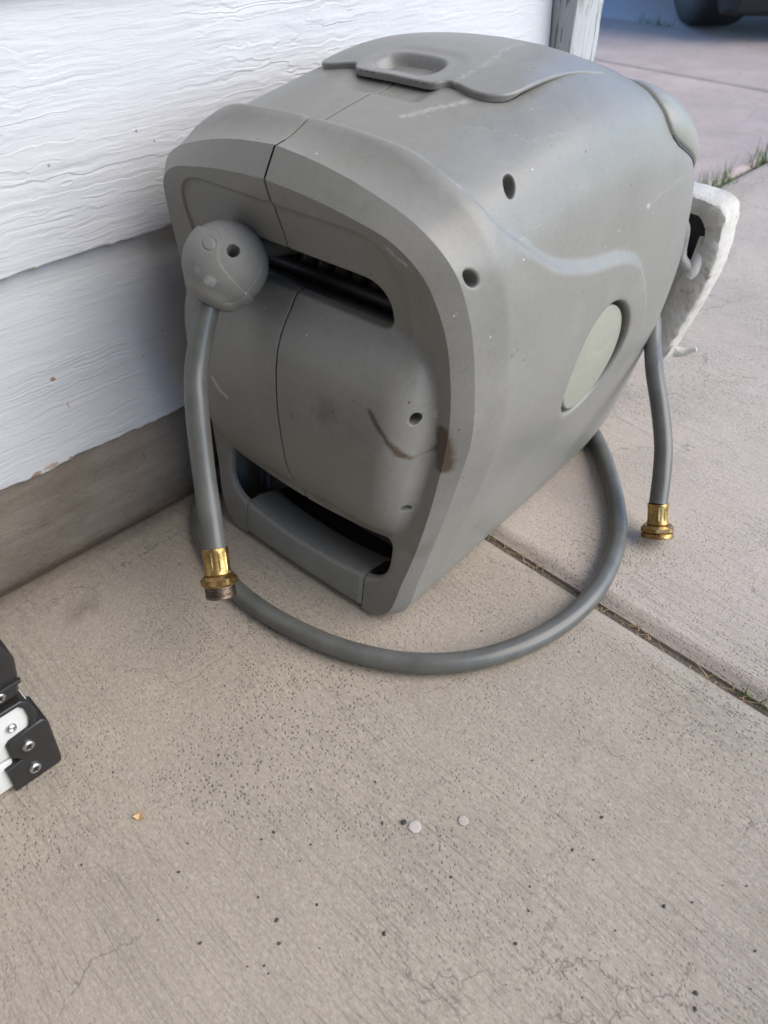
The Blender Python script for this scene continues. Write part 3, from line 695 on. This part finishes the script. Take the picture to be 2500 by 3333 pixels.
    for li, L in enumerate(lp):                          # inward returns
        n = len(L)
        for i in range(n):
            a_, b_ = L[i], L[(i+1) % n]; ua, ub_ = PU[a_], PU[b_]
            if li == 0:
                if max(ua[1], ub_[1]) < .0125 or min(ua[1], ub_[1]) > LEN-1e-6: continue
                if max(ua[0], ub_[0]) < 1e-6: continue
                dep = .008
            else: dep = .016 if li == 1 else .014
            k = nV; V.append(np.array([Wp[a_]-nn[a_]*dep, Wp[b_]-nn[b_]*dep])); nV += 2; F.append((m0+a_, m0+b_, k+1, k))
    for L, dep in ((lp[1], .0135), (lp[2], .013), (lp[3], .013)):       # floors of the recesses
        k = nV; V.append(Wp[L]-nn[L]*dep); nV += len(L); F.append(tuple(range(k, k+len(L))))
    # rear end
    ue = np.linspace(0, UMAX, 120); E = S(ue, np.full(120, LEN)); k = nV; V.append(E); V.append(E*np.array([0, 0, .9])+np.array([SEAM, LEN+.012, .03])); nV += 240
    for i in range(119): F.append((k+i, k+i+1, k+121+i, k+120+i))
    V = np.vstack(V)
    # stains, scuffs and grime with shapes of their own (only on the right flank half and face)
    st = np.zeros(len(V)); sf = np.zeros(len(V)); gm = np.zeros(len(V))
    FR = np.c_[V[:, 0], V[:, 2]]; isf = np.arange(len(V)) < nfront
    if side > 0:
        d = dist_poly(np.array([(.1735, .2695), (.176, .251), (.1755, .231)]), FR, False); st += np.where(isf, np.exp(-(d/.0078)**2)*1.45, 0)
        d = dist_poly(np.array([(.1195, .2875), (.1365, .2695), (.1495, .249), (.1545, .243), (.1615, .245), (.1695, .253)]), FR, False)
        st += np.where(isf, np.exp(-(d/.0024)**2)*.66, 0)
        d = dist_poly(np.array([(.087, .292), (.1195, .2875), (.1365, .2695), (.1495, .249)]), FR, False); st += np.where(isf, np.exp(-(d/.0055)**2)*.44, 0)
        d = dist_poly(np.array([(.020, .244), (.022, .236)]), FR, False); st += np.where(isf, np.exp(-(d/.004)**2)*.5, 0)
        d = dist_poly(np.array([(.062, .278), (.070, .270), (.064, .262)]), FR, False); gm += np.where(isf, np.exp(-(d/.010)**2)*.35, 0)
        gm += np.where(isf, .30*np.exp(-((FR[:, 1]-.255)/.035)**2-((FR[:, 0]-.09)/.05)**2), 0)
        gm += np.where(isf, .45*np.exp(-((FR[:, 1]-.125)/.02)**2), 0)
        for pts, w, k in (([(.1255, .434), (.135, .427), (.149, .42)], .0028, .8), ([(.102, .085), (.14, .012), (.09, .006)], .006, .4), ([(.035, .120), (.06, .123)], .004, .8)):
            d = dist_poly(np.array(pts), FR, False); sf += np.where(isf, np.exp(-(d/w)**2)*k, 0)
        UVs = np.full((len(V), 2), 9.); UVs[m0:m0+len(PU)] = PU
        def suv(pts, w, k):
            d = dist_poly(np.array(pts), UVs, False); return np.exp(-(d/w)**2)*k
        sf += suv([(UMAX-.055, .095), (UMAX-.082, .150)], .008, .68)
        sf += suv([(UMAX-.095, .105), (UMAX-.125, .135), (UMAX-.15, .15), (UMAX-.16, .19)], .003, .55)
        sf += suv([(.60, .13), (.575, .19)], .004, .4)+suv([(.5456, .4204), (.5243, .3214)], .0045, .52)+suv([(.5243, .3214), (.5299, .1802), (.5322, .1324), (.5479, .0501), (.5119, .0)], .004, .42)
        sf += suv([(.4906, .1023), (.472, .108), (.4502, .1212)], .0022, .55)+suv([(.68, .035), (.60, .04)], .006, .3)+suv([(.71, .046), (.63, .051), (.60, .06)], .0045, .52)
        sf += suv([(.33, .05), (.29, .09)], .006, .3)
    else:
        d = dist_poly(np.array([(.099, .236), (.094, .228), (.089, .2235), (.080, .2205)]), FR, False); sf += np.where(isf, np.exp(-(d/.0026)**2)*1.7, 0)
        gm += np.where(isf, .35*np.exp(-((FR[:, 1]-.13)/.03)**2), 0)
    V[:, 0] *= side
    if side < 0: F = [f[::-1] for f in F]
    o = mesh_obj('case_half', to_world(V), F, 'case', reel, True, 42, {'stain_and_shade': st, 'scuff': sf, 'grime': gm}, weld=4e-5)
    o['label'] = 'right half of the case with round cap' if side > 0 else 'left half of the case on the wall side'
    return o
LIDV0, LIDV1, LIDU = .148, .322, UMAX-.113
CAPC, CAPR = (.379, .2435), .0655
RIDGE = np.array([(UMAX+.01, .046), (.70, .047), (.632, .052), (.598, .06), (.567, .083), (.529, .1256), (.502, .193), (.4895, .2545), (.4715, .3036), (.4435, .33), (.38, .365), (.30, .375), (.1, .375), (-.01, .375)])
RIDGE = np.vstack([pline(RIDGE[:12], 70), RIDGE[12:]])
RPOLY = np.vstack([RIDGE, [(-.01, -.02), (UMAX+.01, -.02)]])
def raise_(P):
    d = sdf(RPOLY, P); u = P[:, 0]
    w = .0016+.0060*(1-sstep(.54, .64, u))
    hgt = .0085*sstep(.27, .40, u)*(1-.45*np.exp(-((u-.635)/.035)**2))
    return hgt*(1-sstep(-w, w, d))*np.clip(P[:, 1]/.041, 0, 1)
def scoop(P):       # shallow hollow in front of the lid tab
    s = UMAX-P[:, 0]; return .0035*sstep(.050, .038, s)*0+.0035*(1-sstep(.038, .052, s))*sstep(.118, .128, P[:, 1])*(1-sstep(.17, .18, P[:, 1]))
case_half(1); case_half(-1)
# ---- a patch that follows the skin (s = signed distance from the top centre line, v back)
def skin_pt(s, v, off):
    s = np.asarray(s, float); v = np.asarray(v, float); u = UMAX-np.abs(s)
    W = S(u, v); n = normal(np.clip(u, 1e-3, UMAX-2e-3), np.clip(v, 2e-3, LEN-2e-3)); n[np.abs(s) < .004, 0] = 0; n /= np.linalg.norm(n, axis=1)[:, None]
    sg = np.where(s < 0, -1., 1.); W = W+n*np.asarray(off)[:, None]; W[:, 0] *= sg; n[:, 0] *= sg; return W, n
def skin_part(name, outline, h, offf, thick, mat, parent, edge=.0016, angle=45, attrs=None, holes=()):
    PV, FT, loops, dl = patch2d(outline, list(holes), h, h*.7, (edge*.35, edge, edge*1.7))
    off = offf(PV)-fillet(np.abs(dist_poly(dl[0], PV)), edge)
    W, n = skin_pt(PV[:, 0], PV[:, 1], off); FT = rot_area(FT, W, n); V = [W]; F = [tuple(f) for f in FT]; nV = len(W)
    L = loops[0]; k = nV; th = thick(PV[L]) if callable(thick) else np.full(len(L), thick)
    V.append(W[L]-n[L]*th[:, None]); m = len(L)
    for i in range(m): F.append((L[i], L[(i+1) % m], k+(i+1) % m, k+i))
    at = {kk: np.r_[f(PV), np.zeros(m)] for kk, f in (attrs or {}).items()}
    return mesh_obj(name, to_world(np.vstack(V)), F, mat, parent, True, angle, at)
LW = .113
half = [(0, LIDV0-.001), (.036, LIDV0), (.046, LIDV0+.003), (.053, LIDV0+.012), (.060, LIDV0+.013), (.082, LIDV0+.008), (.095, LIDV0+.010), (.105, LIDV0+.018), (.1105, LIDV0+.030), (.1125, LIDV0+.05), (.1135, .24), (.1165, .285), (.1215, .312), (.1215, .321), (.117, LIDV1+.003), (.09, LIDV1+.004), (.05, LIDV1+.006)]
_c = pline(half, 90); lid_out = np.vstack([_c, [(0, LIDV1+.006)], (_c*np.array([-1, 1]))[:0:-1]])
def lid_thick(P): return .0046-.0030*sstep(LIDV0+.020, LIDV0+.040, P[:, 1])*(np.abs(P[:, 0]) > .08)
FING = rrect(-.040, .032, .1585, .2000, (.016, .016, .020, .020), 12)
FSC = rrect(-.050, .046, .154, .214, .024)
def lid_off(P):
    f = .0046-.0034*sstep(.19, .31, P[:, 1])
    d = sdf(FING, P); d2 = sdf(FSC, P)
    return f-.0105*(1-sstep(-.0065, .0010, d))-.0016*(1-sstep(-.008, .006, d2))+.0012*(1-(P[:, 0]/.12)**2)+.0036*np.exp(-((P[:, 0]-.112)/.035)**2-((P[:, 1]-.190)/.045)**2)
def lid_sc(P):
    r = np.exp(-(dist_poly(np.array([(.060, .150), (.060, .215), (.045, .27), (.04, .30)]), P, False)/.0075)**2)*.55
    r += np.exp(-(dist_poly(np.array([(-.02, .235), (-.03, .30)]), P, False)/.006)**2)*.4
    r += np.exp(-(dist_poly(np.array([(.098, .17), (.112, .2), (.1135, .26), (.119, .3), (.119, .32), (.03, .324)]), P, False)/.003)**2)*.36
    return r
zero = lambda P: np.zeros(len(P))
lid = skin_part('lid', lid_out, .0028, lid_off, lid_thick, 'lid', reel, .0016, 45, {'scuff': lid_sc, 'stain_and_shade': zero, 'grime': zero})
lid['label'] = 'curved top lid with finger recess'
rh_half = [(0, .462), (.05, .458), (.095, .440), (.130, .408), (.146, .393), (.162, .387), (.180, .386), (.1905, .390), (.1975, .402), (.2035, .43), (.2085, .470), (.212, .520), (.212, .548), (.10, .550)]
rh_out = np.array(rh_half+[(0, .550)]+[(-x, y) for x, y in rh_half[:0:-1]])
def rh_off(P):
    d = np.abs(dist_poly(rh_out, P)); return .001+.0095*np.sqrt(np.clip(1-(1-np.clip(d/.035, 0, 1))**2, 0, 1))
rear = skin_part('rear_cover', rh_out, .005, rh_off, .004, 'rear', reel, .0012)
rear['label'] = 'pale olive cover over the rear top edge'
# dark strip painting the shade of the gap under the rear cover's lower edge
gp = np.array([(.186, .392), (.196, .396), (.2035, .412), (.2085, .44), (.2125, .470), (.2165, .505), (.211, .505), (.200, .44), (.193, .41)])
skin_part('gap_shade_strip', gp, .003, lambda P: np.full(len(P), .0012), .001, 'inner', rear, .0003)
# ---- round hub cap
q_ = np.linspace(0, 2*np.pi, 80, endpoint=False)
capo = np.c_[-(0)+(UMAX-CAPC[0])+(CAPR-.0052)*np.cos(q_), CAPC[1]+(CAPR-.0052)*np.sin(q_)]
def cap_off(P):
    r = np.hypot(P[:, 0]-(UMAX-CAPC[0]), P[:, 1]-CAPC[1]); ang = (P[:, 0]-(UMAX-CAPC[0]))
    arc = np.abs(np.hypot(P[:, 0]-(UMAX-CAPC[0])+.045, P[:, 1]-CAPC[1]-.012)-.036)
    return .0020+.0022*(1-(r/.06)**2)-.0007*(1-sstep(.0006, .002, arc))*((P[:, 0]-(UMAX-CAPC[0])) > -.02)
capob = skin_part('hub_cap', capo, .0035, cap_off, .014, 'cap', reel, .0018); capob['label'] = 'pale olive round cap on the flank'
# ---- carrying grip in the front opening
GW = BARW-.0009
ga = np.linspace(-GW, GW, 60); prof = []
zt_ = .0455; V = []; F = []
def grip_ring(a):
    zf = .0525; pts = [(.030, .006), (.004, .004), (-.001, .006)]
    b0 = bA(np.array([.012, .022, .036, zf])); pts = [(.034, .008), (b0[0]+.014, .0035), (b0[0]+.003, .005), (b0[0]-.0012, .012), (b0[1]-.0015, .022), (b0[2]-.0012, .036), (b0[3]-.0003, zf-.0035), (b0[3]+.0030, zf+.0002), (b0[3]+.010, zf+.0006), (.030, zf-.004), (.044, zf-.012)]
    return pts
npf = len(grip_ring(0))
for a in ga:
    e = min(1, (GW-abs(a))/.0015); bow = -.0022*(1-(a/GW)**2); sag = -.0075*(1-(a/GW)**2)
    for (b, z) in grip_ring(a): V.append((a, b+bow+.0010*(1-e), z+(sag if z > .03 else 0)-.0006*(1-e)))
for i in range(len(ga)-1):
    for j in range(npf): F.append((i*npf+j, i*npf+(j+1) % npf, (i+1)*npf+(j+1) % npf, (i+1)*npf+j))
F.append(tuple(range(npf))[::-1]); F.append(tuple((len(ga)-1)*npf+j for j in range(npf)))
gr_ = mesh_obj('grip', to_world(np.array(V)), F, 'grip', reel, True, 27); gr_['label'] = 'smooth carrying grip along the bottom front'
# pocket floor and ribs behind the grip
fl = []; 
for a, b, z in ((-.127, .012, .040), (.127, .012, .040), (.127, .09, .030), (-.127, .09, .030)): fl.append((a, b, z))
fl = [(a, b, z-.026) for a, b, z in fl]
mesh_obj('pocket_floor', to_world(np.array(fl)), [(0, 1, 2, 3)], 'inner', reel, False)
for a, zz in ((-.121, .112), (-.108, .105), (.112, .108)):
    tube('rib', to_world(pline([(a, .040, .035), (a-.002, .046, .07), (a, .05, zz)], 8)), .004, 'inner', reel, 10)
lathe('screw_boss', w3(-.116, .034, .104), BB, [(.003, 0), (.0055, 0), (.006, .002), (.006, .03)], 'case', reel, 20)
# ---- inside the hose slot: guide rollers and wound hose
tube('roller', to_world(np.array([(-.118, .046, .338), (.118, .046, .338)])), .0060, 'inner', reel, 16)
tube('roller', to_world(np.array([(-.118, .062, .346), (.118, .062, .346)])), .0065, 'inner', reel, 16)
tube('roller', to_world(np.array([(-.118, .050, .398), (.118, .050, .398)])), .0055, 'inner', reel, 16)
for i in range(9):
    a = -.085+i*.0235; th = np.linspace(math.radians(95), math.radians(265), 24)
    tube('wound_hose', to_world(np.c_[np.full(24, a), .262+.186*np.cos(th), .255+.186*np.sin(th)]), .0108, 'hose', reel, 14)
# ---- white bracket at the back
def bracket():
    P = pline(np.array([(.085, .322), (.135, .324), (.180, .320), (.198, .313), (.204, .300), (.2075, .270), (.2075, .235), (.201, .200), (.188, .158), (.172, .108), (.162, .079), (.152, .076), (.143, .098), (.130, .118), (.095, .13)]), 90)
    I = pline(np.array([(.090, .296), (.125, .300), (.150, .300), (.168, .295), (.178, .280), (.177, .262), (.170, .243), (.160, .222), (.150, .196), (.140, .160), (.134, .138), (.130, .130), (.122, .135), (.11, .145), (.095, .15)]), 90)
    for Q in (P, I): Q[:, 0] = np.where(Q[:, 0] > .13, .13+(Q[:, 0]-.13)*.80, Q[:, 0]); Q[:, 1] -= .006
    bm = bmesh.new()
    def ring(Q, b, jit):
        out = []
        for k, (a, z) in enumerate(Q):
            j = mnoise.noise_vector(Vector((a*70, z*70, b*50)))*jit+mnoise.noise_vector(Vector((a*420, z*420, b*300)))*jit*1.3
            c = w3(a+j.x, b+j.y, z+j.z); out.append(bm.verts.new(c))
        return out
    c = P.mean(0)
    rows = [ring(I*1.0, .640, .001), ring(I, .598, .0012), ring(I+(P-I)*.06, .593, .0012), ring(I+(P-I)*.12, .592, .0010), ring(I+(P-I)*.5, .592, .0010), ring(I+(P-I)*.92, .593, .0012), ring(P, .596, .0016), ring(P, .618, .0018), ring(P, .644, .0010), ring(P+(c-P)*.06, .648, .001)]
    for a, b in zip(rows[:-1], rows[1:]):
        for i in range(len(a)-1): bm.faces.new((a[i], a[i+1], b[i+1], b[i]))
    bm.faces.new(rows[-1]); 
    br = bm_obj('wall_bracket', bm, 'bracket', reel, True, 50); br['label'] = 'white grimy hollow bracket behind the case'
    floor = [tuple(w3(a, .630, z)) for a, z in I]; mesh_obj('cavity_back', floor, [tuple(range(len(floor)))], 'inner', br, False)
    # pale film wall inside, a bent strut, a torn flap and knobs
    fb = []; nf = 10
    for k in range(nf+1):
        t_ = k/nf; z = .232-.118*t_; fb += [w3(.120+.008*t_, .612, z+.004), w3(.160-.022*t_, .599+.002*math.sin(t_*9), z)]
    mesh_obj('inner_wall', fb, [(2*k, 2*k+1, 2*k+3, 2*k+2) for k in range(nf)], 'film', br)
    tube('strut', np.array([w3(*p) for p in pline([(.132, .590, .290), (.144, .588, .280), (.148, .588, .262), (.150, .588, .240), (.157, .589, .232), (.166, .590, .226)], 26)]), np.r_[np.linspace(.006, .0042, 13), np.linspace(.0042, .0075, 13)], 'bracket', br, 14)
    tube('strut', np.array([w3(*p) for p in pline([(.166, .612, .262), (.168, .600, .245), (.168, .591, .226), (.164, .590, .218)], 16)]), .0085, 'bracket', br, 14)
    tube('knob', np.array([w3(*p) for p in pline([(.118, .598, .142), (.131, .594, .140), (.138, .594, .126), (.134, .594, .114)], 16)]), np.linspace(.009, .006, 16), 'bracket', br, 14)
    tube('flap', np.array([w3(*p) for p in pline([(.170, .600, .098), (.184, .604, .100), (.194, .607, .106), (.198, .608, .108)], 12)]), np.linspace(.0085, .003, 12), 'bracket', br, 10)
    # arm that carries the bracket on the back of the case
    tube('bracket_arm', np.array([w3(*p) for p in [(.05, .53, .22), (.08, .58, .22), (.10, .615, .22)]]), .022, 'bracket', br, 16)
bracket()
# ---- stopper ball with its short collar, and the hose hanging from it
ball_c = np.array([-.0530, -.018, .3740]); BR = .0378
BVD = np.array([.73, -.56, .39]); BVD /= np.linalg.norm(BVD); BRX = np.cross(BN, BVD); BRX /= np.linalg.norm(BRX); BRY = np.cross(BVD, BRX)   # the ball's marked side
hose_dir = np.array([-.05, -.66, -.73]); hose_dir /= np.linalg.norm(hose_dir)
def ball():
    nu, nv = 200, 150; V = []; sf = []
    # local frame: f = towards the viewer-left front, with the hose leaving below
    vd, rx, ry, ex = BVD, BRX, BRY, hose_dir
    th = np.linspace(1e-3, np.pi-1e-3, nv); ph = np.linspace(0, 2*np.pi, nu, endpoint=False)
    T, Pp = np.meshgrid(th, ph, indexing='ij')
    D = (np.sin(T)*np.cos(Pp))[..., None]*rx+(np.sin(T)*np.sin(Pp))[..., None]*ry+np.cos(T)[..., None]*vd
    X = D@rx; Y = D@ry; Z = D@vd                                        # X right, Y up in view
    r = np.full(T.shape, BR)
    # raised band on the left part, bounded by an S curve
    xs = curve1([-1, -.68, -.43, -.14, .09, .31, .56, .73, .85, 1], [.62, .33, .12, -.08, -.17, -.13, -.07, -.17, -.5, -1], Y)
    m = sstep(-.025, .02, xs-X)*(Z > -.2); r += .0024*m
    dd = np.hypot(X+.33, Y-.44); r += .0006*(1-sstep(.12, .15, dd))-.0007*np.exp(-((dd-.14)/.02)**2)
    dh = np.hypot((X-.18), (Y-.27)*1.05); r -= .020*(1-sstep(.125, .150, dh))*(Z > 0)
    ysm = curve1([-1, -.3, -.12, .03, .31, .57, .83, 1], [-.7, -.79, -.81, -.84, -.70, -.45, -.06, .3], X); r -= .0013*np.exp(-((Y-ysm)/.012)**2)*(Z > -.3)*(X > -.2)
    ch = D@ex; r += .0030*sstep(.66, .90, ch); r -= .014*sstep(.950, .962, ch)
    P_ = ball_c+D*r[..., None]; V = P_.reshape(-1, 3)
    F = [(i*nu+j, (i+1)*nu+j, (i+1)*nu+(j+1) % nu, i*nu+(j+1) % nu) for i in range(nv-1) for j in range(nu)]
    F.append(tuple(range(nu))); F.append(tuple((nv-1)*nu+j for j in range(nu))[::-1])
    s = .9*np.exp(-((X+.42)/.22)**2-((Y+.33)/.16)**2)+.6*np.exp(-((X+.66)/.1)**2-((Y+.05)/.14)**2)+.35*np.exp(-((X-.28)/.12)**2-((Y-.3)/.05)**2)
    s *= (Z > 0)
    st = sf_ = s.ravel()
    o = mesh_obj('hose_stopper', to_world(V), F, 'ball', None, True, 40, {'scuff': sf_, 'stain_and_shade': 0*sf_, 'grime': 0*sf_})
    return o
hose_out = empty('hose_end', tuple(w3(.04, -.151, .118))); tag(hose_out, 'short grey hose hanging in front of reel, round stopper above and brass male end below', 'hose')
bo = ball(); bo.parent = hose_out; bpy_mats.append((bo, hose_out)); bo['label'] = 'round grey stopper ball with screw hole'
HR = .0112
hp = pline([(-.040, .070, .372), (-.050, .020, .378), tuple(ball_c), tuple(ball_c+hose_dir*.018), tuple(ball_c+hose_dir*.036), (-.046, -.074, .298), (-.034, -.090, .272), (-.0125, -.111, .218), (.010, -.129, .172), (.024, -.140, .148)], 150)
tube('hose', to_world(hp), HR, 'hose', hose_out, 32)
def coupling(parent, base, axis, male):
    """sleeve, hex nut and thread along axis, starting at base (end of the hose)"""
    fl = lambda r, q, i: r*(1+.050*max(0, math.cos(q*10))**6) if i in (3, 4, 5) else r
    lathe('sleeve', base, axis, [(HR+.0002, -.001), (HR+.0013, -.001), (HR+.0016, .0015), (HR+.0009, .004), (HR+.0009, .012), (HR+.0009, .0185), (HR+.0016, .0215), (HR+.0019, .024), (HR+.0008, .026), (HR-.002, .026)], 'brass', parent, 90, fl, 25)
    R = .0180 if male else .0208; hx = R*.885; H_ = .0104 if male else .0092
    hexm = lambda r, q, i: (min(r, hx/max(.5, math.cos((q % (math.pi/3))-math.pi/6))) if i in (2, 3, 4) else r)
    lathe('nut', np.asarray(base)+np.asarray(axis)*.0258, axis, [(.011, 0), (R*.82, 0), (R, .0028), (R, .0055), (R, H_-.0022), (R*.84, H_), (R*.72, H_+.0002)], 'brass_old', parent, 96, hexm, 25)
    if male:
        pr = [(.0132, .0358)]
        for k in range(5): pr += [(.0150, .0366+k*.0021), (.0152, .0371+k*.0021), (.0137, .0378+k*.0021), (.0137, .0383+k*.0021)]
        pr += [(.0146, .0478), (.0128, .0486), (.0102, .0486), (.0098, .043)]
        lathe('thread', base, axis, pr, 'thread', parent, 48)
    else:
        lathe('thread', base, axis, [(.0165, .0345), (.0188, .0355), (.0196, .0375), (.0196, .0405), (.0186, .0415), (.0150, .0415), (.0142, .0395), (.0142, .034), (.004, .0335)], 'brass_old', parent, 60)
        lathe('washer', np.asarray(base)+np.asarray(axis)*.0405, axis, [(.0055, -.006), (.0136, -.006), (.0136, -.0040), (.0110, -.0034), (.0062, -.0040)], 'thread', parent, 40)
c0 = to_world(hp[-1:])[0]; c1 = to_world(hp[-4:-3])[0]; axm = (c0-c1)/np.linalg.norm(c0-c1)
coupling(hose_out, c0, axm, True)
# ---- feed hose: lies round the front of the case
gz = .0118
loop = [(.62, .742, .05), (.50, .742, .016), (.42, .735, gz), (.370, .708, gz), (.338, .662, gz), (.319, .610, gz), (.309, .560, gz), (.309, .520, gz), (.314, .480, gz), (.328, .425, gz), (.347, .380, gz), (.374, .338, gz), (.408, .304, gz), (.444, .281, gz), (.493, .262, gz), (.545, .253, gz), (.595, .254, gz), (.648, .266, gz), (.700, .287, gz), (.752, .322, gz), (.798, .362, gz), (.832, .395, gz), (.870, .440, gz), (.905, .500, gz), (.93, .58, .018), (.92, .66, .05), (.90, .70, .09)]
lh = tube('garden_hose', pline(loop, 260), HR, 'hose', None, 28); tag(lh, 'grey garden hose lying in a wide curve on the concrete around the reel', 'hose')
INL = [(.88, .60, .19), (.925, .53, .215), (.935, .46, .215), (.910, .412, .195), (.8793, .3845, .1708), (.8479, .3591, .1542), (.8183, .3277, .1286), (.7915, .2998, .0998), (.7690, .2825, .0760), (.7480, .2680, .0475)]
ih = empty('feed_hose', (.738, .252, 0)); tag(ih, 'short grey hose dropping behind reel to a brass female end on the slab', 'hose')
ip = pline(INL, 110); tube('hose', ip, HR, 'hose', ih, 28)
ax_ = np.array([-.016, -.018, -.040]); ax_ /= np.linalg.norm(ax_); coupling(ih, ip[-1], ax_, False)
# ================================================================ LADDER lying at the left edge
lad = empty('folded_ladder', (0, .50, 0)); tag(lad, 'folded white ladder with black end caps and zinc screws at left picture edge', 'ladder')
LY = .499
def rail(z0, z1, x1, y0, y1, slant, nm='rail'):
    bm = box_bm(-1.5, x1, y0, y1, z0, z1, .0)
    for v in bm.verts:
        if v.co.x > 0: v.co.x += (v.co.z-z0)*slant
    bmesh.ops.bevel(bm, geom=bm.edges[:], offset=.0022, segments=3, affect='EDGES', profile=.5)
    return bm_obj(nm, bm, 'rail', lad)
def shell(name, poly, y0, y1, bev, seg=4):
    """black plastic piece: outline in x-z, depth along y, rounded edges"""
    bm = bmesh.new(); f = [bm.verts.new((x, y0, z)) for x, z in poly]; fc = bm.faces.new(f)
    r = bmesh.ops.extrude_face_region(bm, geom=[fc]); 
    for e in r['geom']:
        if isinstance(e, bmesh.types.BMVert): e.co.y = y1
    bmesh.ops.recalc_face_normals(bm, faces=bm.faces)
    bmesh.ops.bevel(bm, geom=[e for e in bm.edges if abs(e.verts[0].co.y-e.verts[1].co.y) < 1e-6], offset=bev, segments=seg, affect='EDGES', profile=.5)
    return bm_obj(name, bm, 'black', lad, True, 40)
rail(.004, .0405, .018, LY+.004, LY+.030, .22)
rail(.0445, .100, .050, LY+.003, LY+.032, .16)
rail(.134, .176, .040, LY+.006, LY+.034, .16)
shell('end_bracket', [(.015, .0008), (.057, .0008), (.0605, .002), (.062, .007), (.0655, .060), (.0650, .066), (.0610, .0695), (.054, .0695), (.030, .0665), (.026, .063), (.0245, .045), (.029, .041), (.031, .036), (.016, .034)], LY-.001, LY+.036, .0022)
shell('end_cap', [(.048, .068), (.057, .0705), (.0605, .082), (.0590, .098), (.053, .1055), (-.4, .106), (-.4, .1005), (.0485, .1005), (.0525, .094), (.0525, .080), (.050, .071)], LY-.0006, LY+.036, .0018)
shell('hinge_cover', [(-.4, .109), (.052, .109), (.057, .114), (.0615, .131), (.0648, .150), (.063, .168), (.055, .181), (.040, .186), (-.4, .186)], LY+.002, LY+.040, .0055, 5)
shell('hinge_lip', [(-.4, .1275), (.0600, .1275), (.0610, .131), (-.4, .131)], LY-.0018, LY+.0025, .0006)
def screw(x, z, y, r, hollow=False):
    pr = [(r*.6, 0), (r, 0), (r*1.0, .0012), (r*.9, .0026), (r*.62, .0033), (r*.5, .0031 if not hollow else .0020), (r*.18, .0024 if not hollow else .0012)]
    lathe('rivet' if hollow else 'screw', (x, y, z), (0, -1, 0), pr, 'zinc', lad, 36, None, 50)
    if not hollow:
        for a in (0, math.pi/2):
            c, s_ = math.cos(a+.35), math.sin(a+.35); bm = box_bm(-r*.5, r*.5, -.0004, .0004, -r*.10, r*.10, 0)
            for v in bm.verts: v.co = Vector((x+v.co.x*c-v.co.z*s_, y-.0031+v.co.y, z+v.co.x*s_+v.co.z*c))
            bm_obj('recess', bm, 'rubber_black', lad, False)
screw(.0415, .0505, LY-.001, .0058); screw(.0375, .0175, LY-.001, .0058); screw(.037, .0795, LY+.003, .0046, True); screw(.040, .122, LY+.002, .0056)
# ================================================================ SMALL THINGS ON THE SLAB
def splat(name, x, y, r, mat, label, cat, hgt=.0004, n=26, seed=1):
    rnd = random.Random(seed); V = [(x, y, hgt)]; F = []
    for ring, (k, z) in enumerate(((.55, hgt), (.9, hgt*.9), (1, .0001))):
        for i in range(n):
            q = 2*math.pi*i/n; rr = r*k*(1+.03*math.sin(3*q+seed)+.03*math.sin(7*q+seed*2)+rnd.uniform(-.035, .035)); V.append((x+rr*math.cos(q), y+rr*math.sin(q), z))
    for i in range(n): F.append((0, 1+i, 1+(i+1) % n))
    for k in range(2):
        for i in range(n): F.append((1+k*n+i, 1+(k+1)*n+i, 1+(k+1)*n+(i+1) % n, 1+k*n+(i+1) % n))
    o = mesh_obj(name, V, F, mat, None, True); tag(o, label, cat); return o
splat('gum_spot', .2530, .2135, .0058, 'splat', 'round pale gum spot flattened on the concrete beside a black tar spot', 'gum spot')
splat('paint_spot', .2880, .1865, .0046, 'smudge', 'faint pale paint smudge on the concrete right of the gum spot', 'paint spot', .0004, 26, 5)
splat('tar_spot', .2490, .2235, .0026, 'tar', 'small black tar spot touching the pale gum spot on its left', 'tar spot', .001, 14, 3)
lf = mesh_obj('leaf_scrap', [(.078, .400, .0035), (.083, .4015, .001), (.0925, .3955, .006), (.0845, .3985, .0015), (.0845, .3885, .0045), (.080, .3945, .001)], [(0, 1, 3), (1, 2, 3), (3, 4, 5), (0, 3, 5)], 'leaf', None, False)
tag(lf, 'tiny curled tan leaf scrap on the concrete near the ladder', 'leaf')
# dark aggregate stones and crumbs pressed into the slab
rnd = random.Random(11); V = []; F = []
def crumb(x, y, r):
    k = len(V); n = 6; off = rnd.uniform(0, 6)
    V.append((x, y, r*.3))
    for i in range(n):
        q = off+2*math.pi*i/n; rr = r*rnd.uniform(.45, 1.25); V.append((x+rr*math.cos(q), y+rr*math.sin(q)*.8, -.0004))
    for i in range(n): F.append((k, k+1+i, k+1+(i+1) % n))
for _ in range(260):
    crumb(rnd.uniform(-.05, .58), rnd.uniform(-.35, .70), rnd.choice([.0006, .0008, .001, .0012, .0016]))
for (x, y) in ((.16, .30), (.115, .24), (.105, .225), (.08, .33), (.35, .02), (.31, -.03), (.30, -.035), (.24, .09), (.06, .27), (.17, .17), (.38, .10)): crumb(x, y, .0024)
cr = mesh_obj('grit', V, F, 'tar', None, False); tag(cr, 'dark grit scattered over the concrete', None, None, 'stuff')
fix_parents()
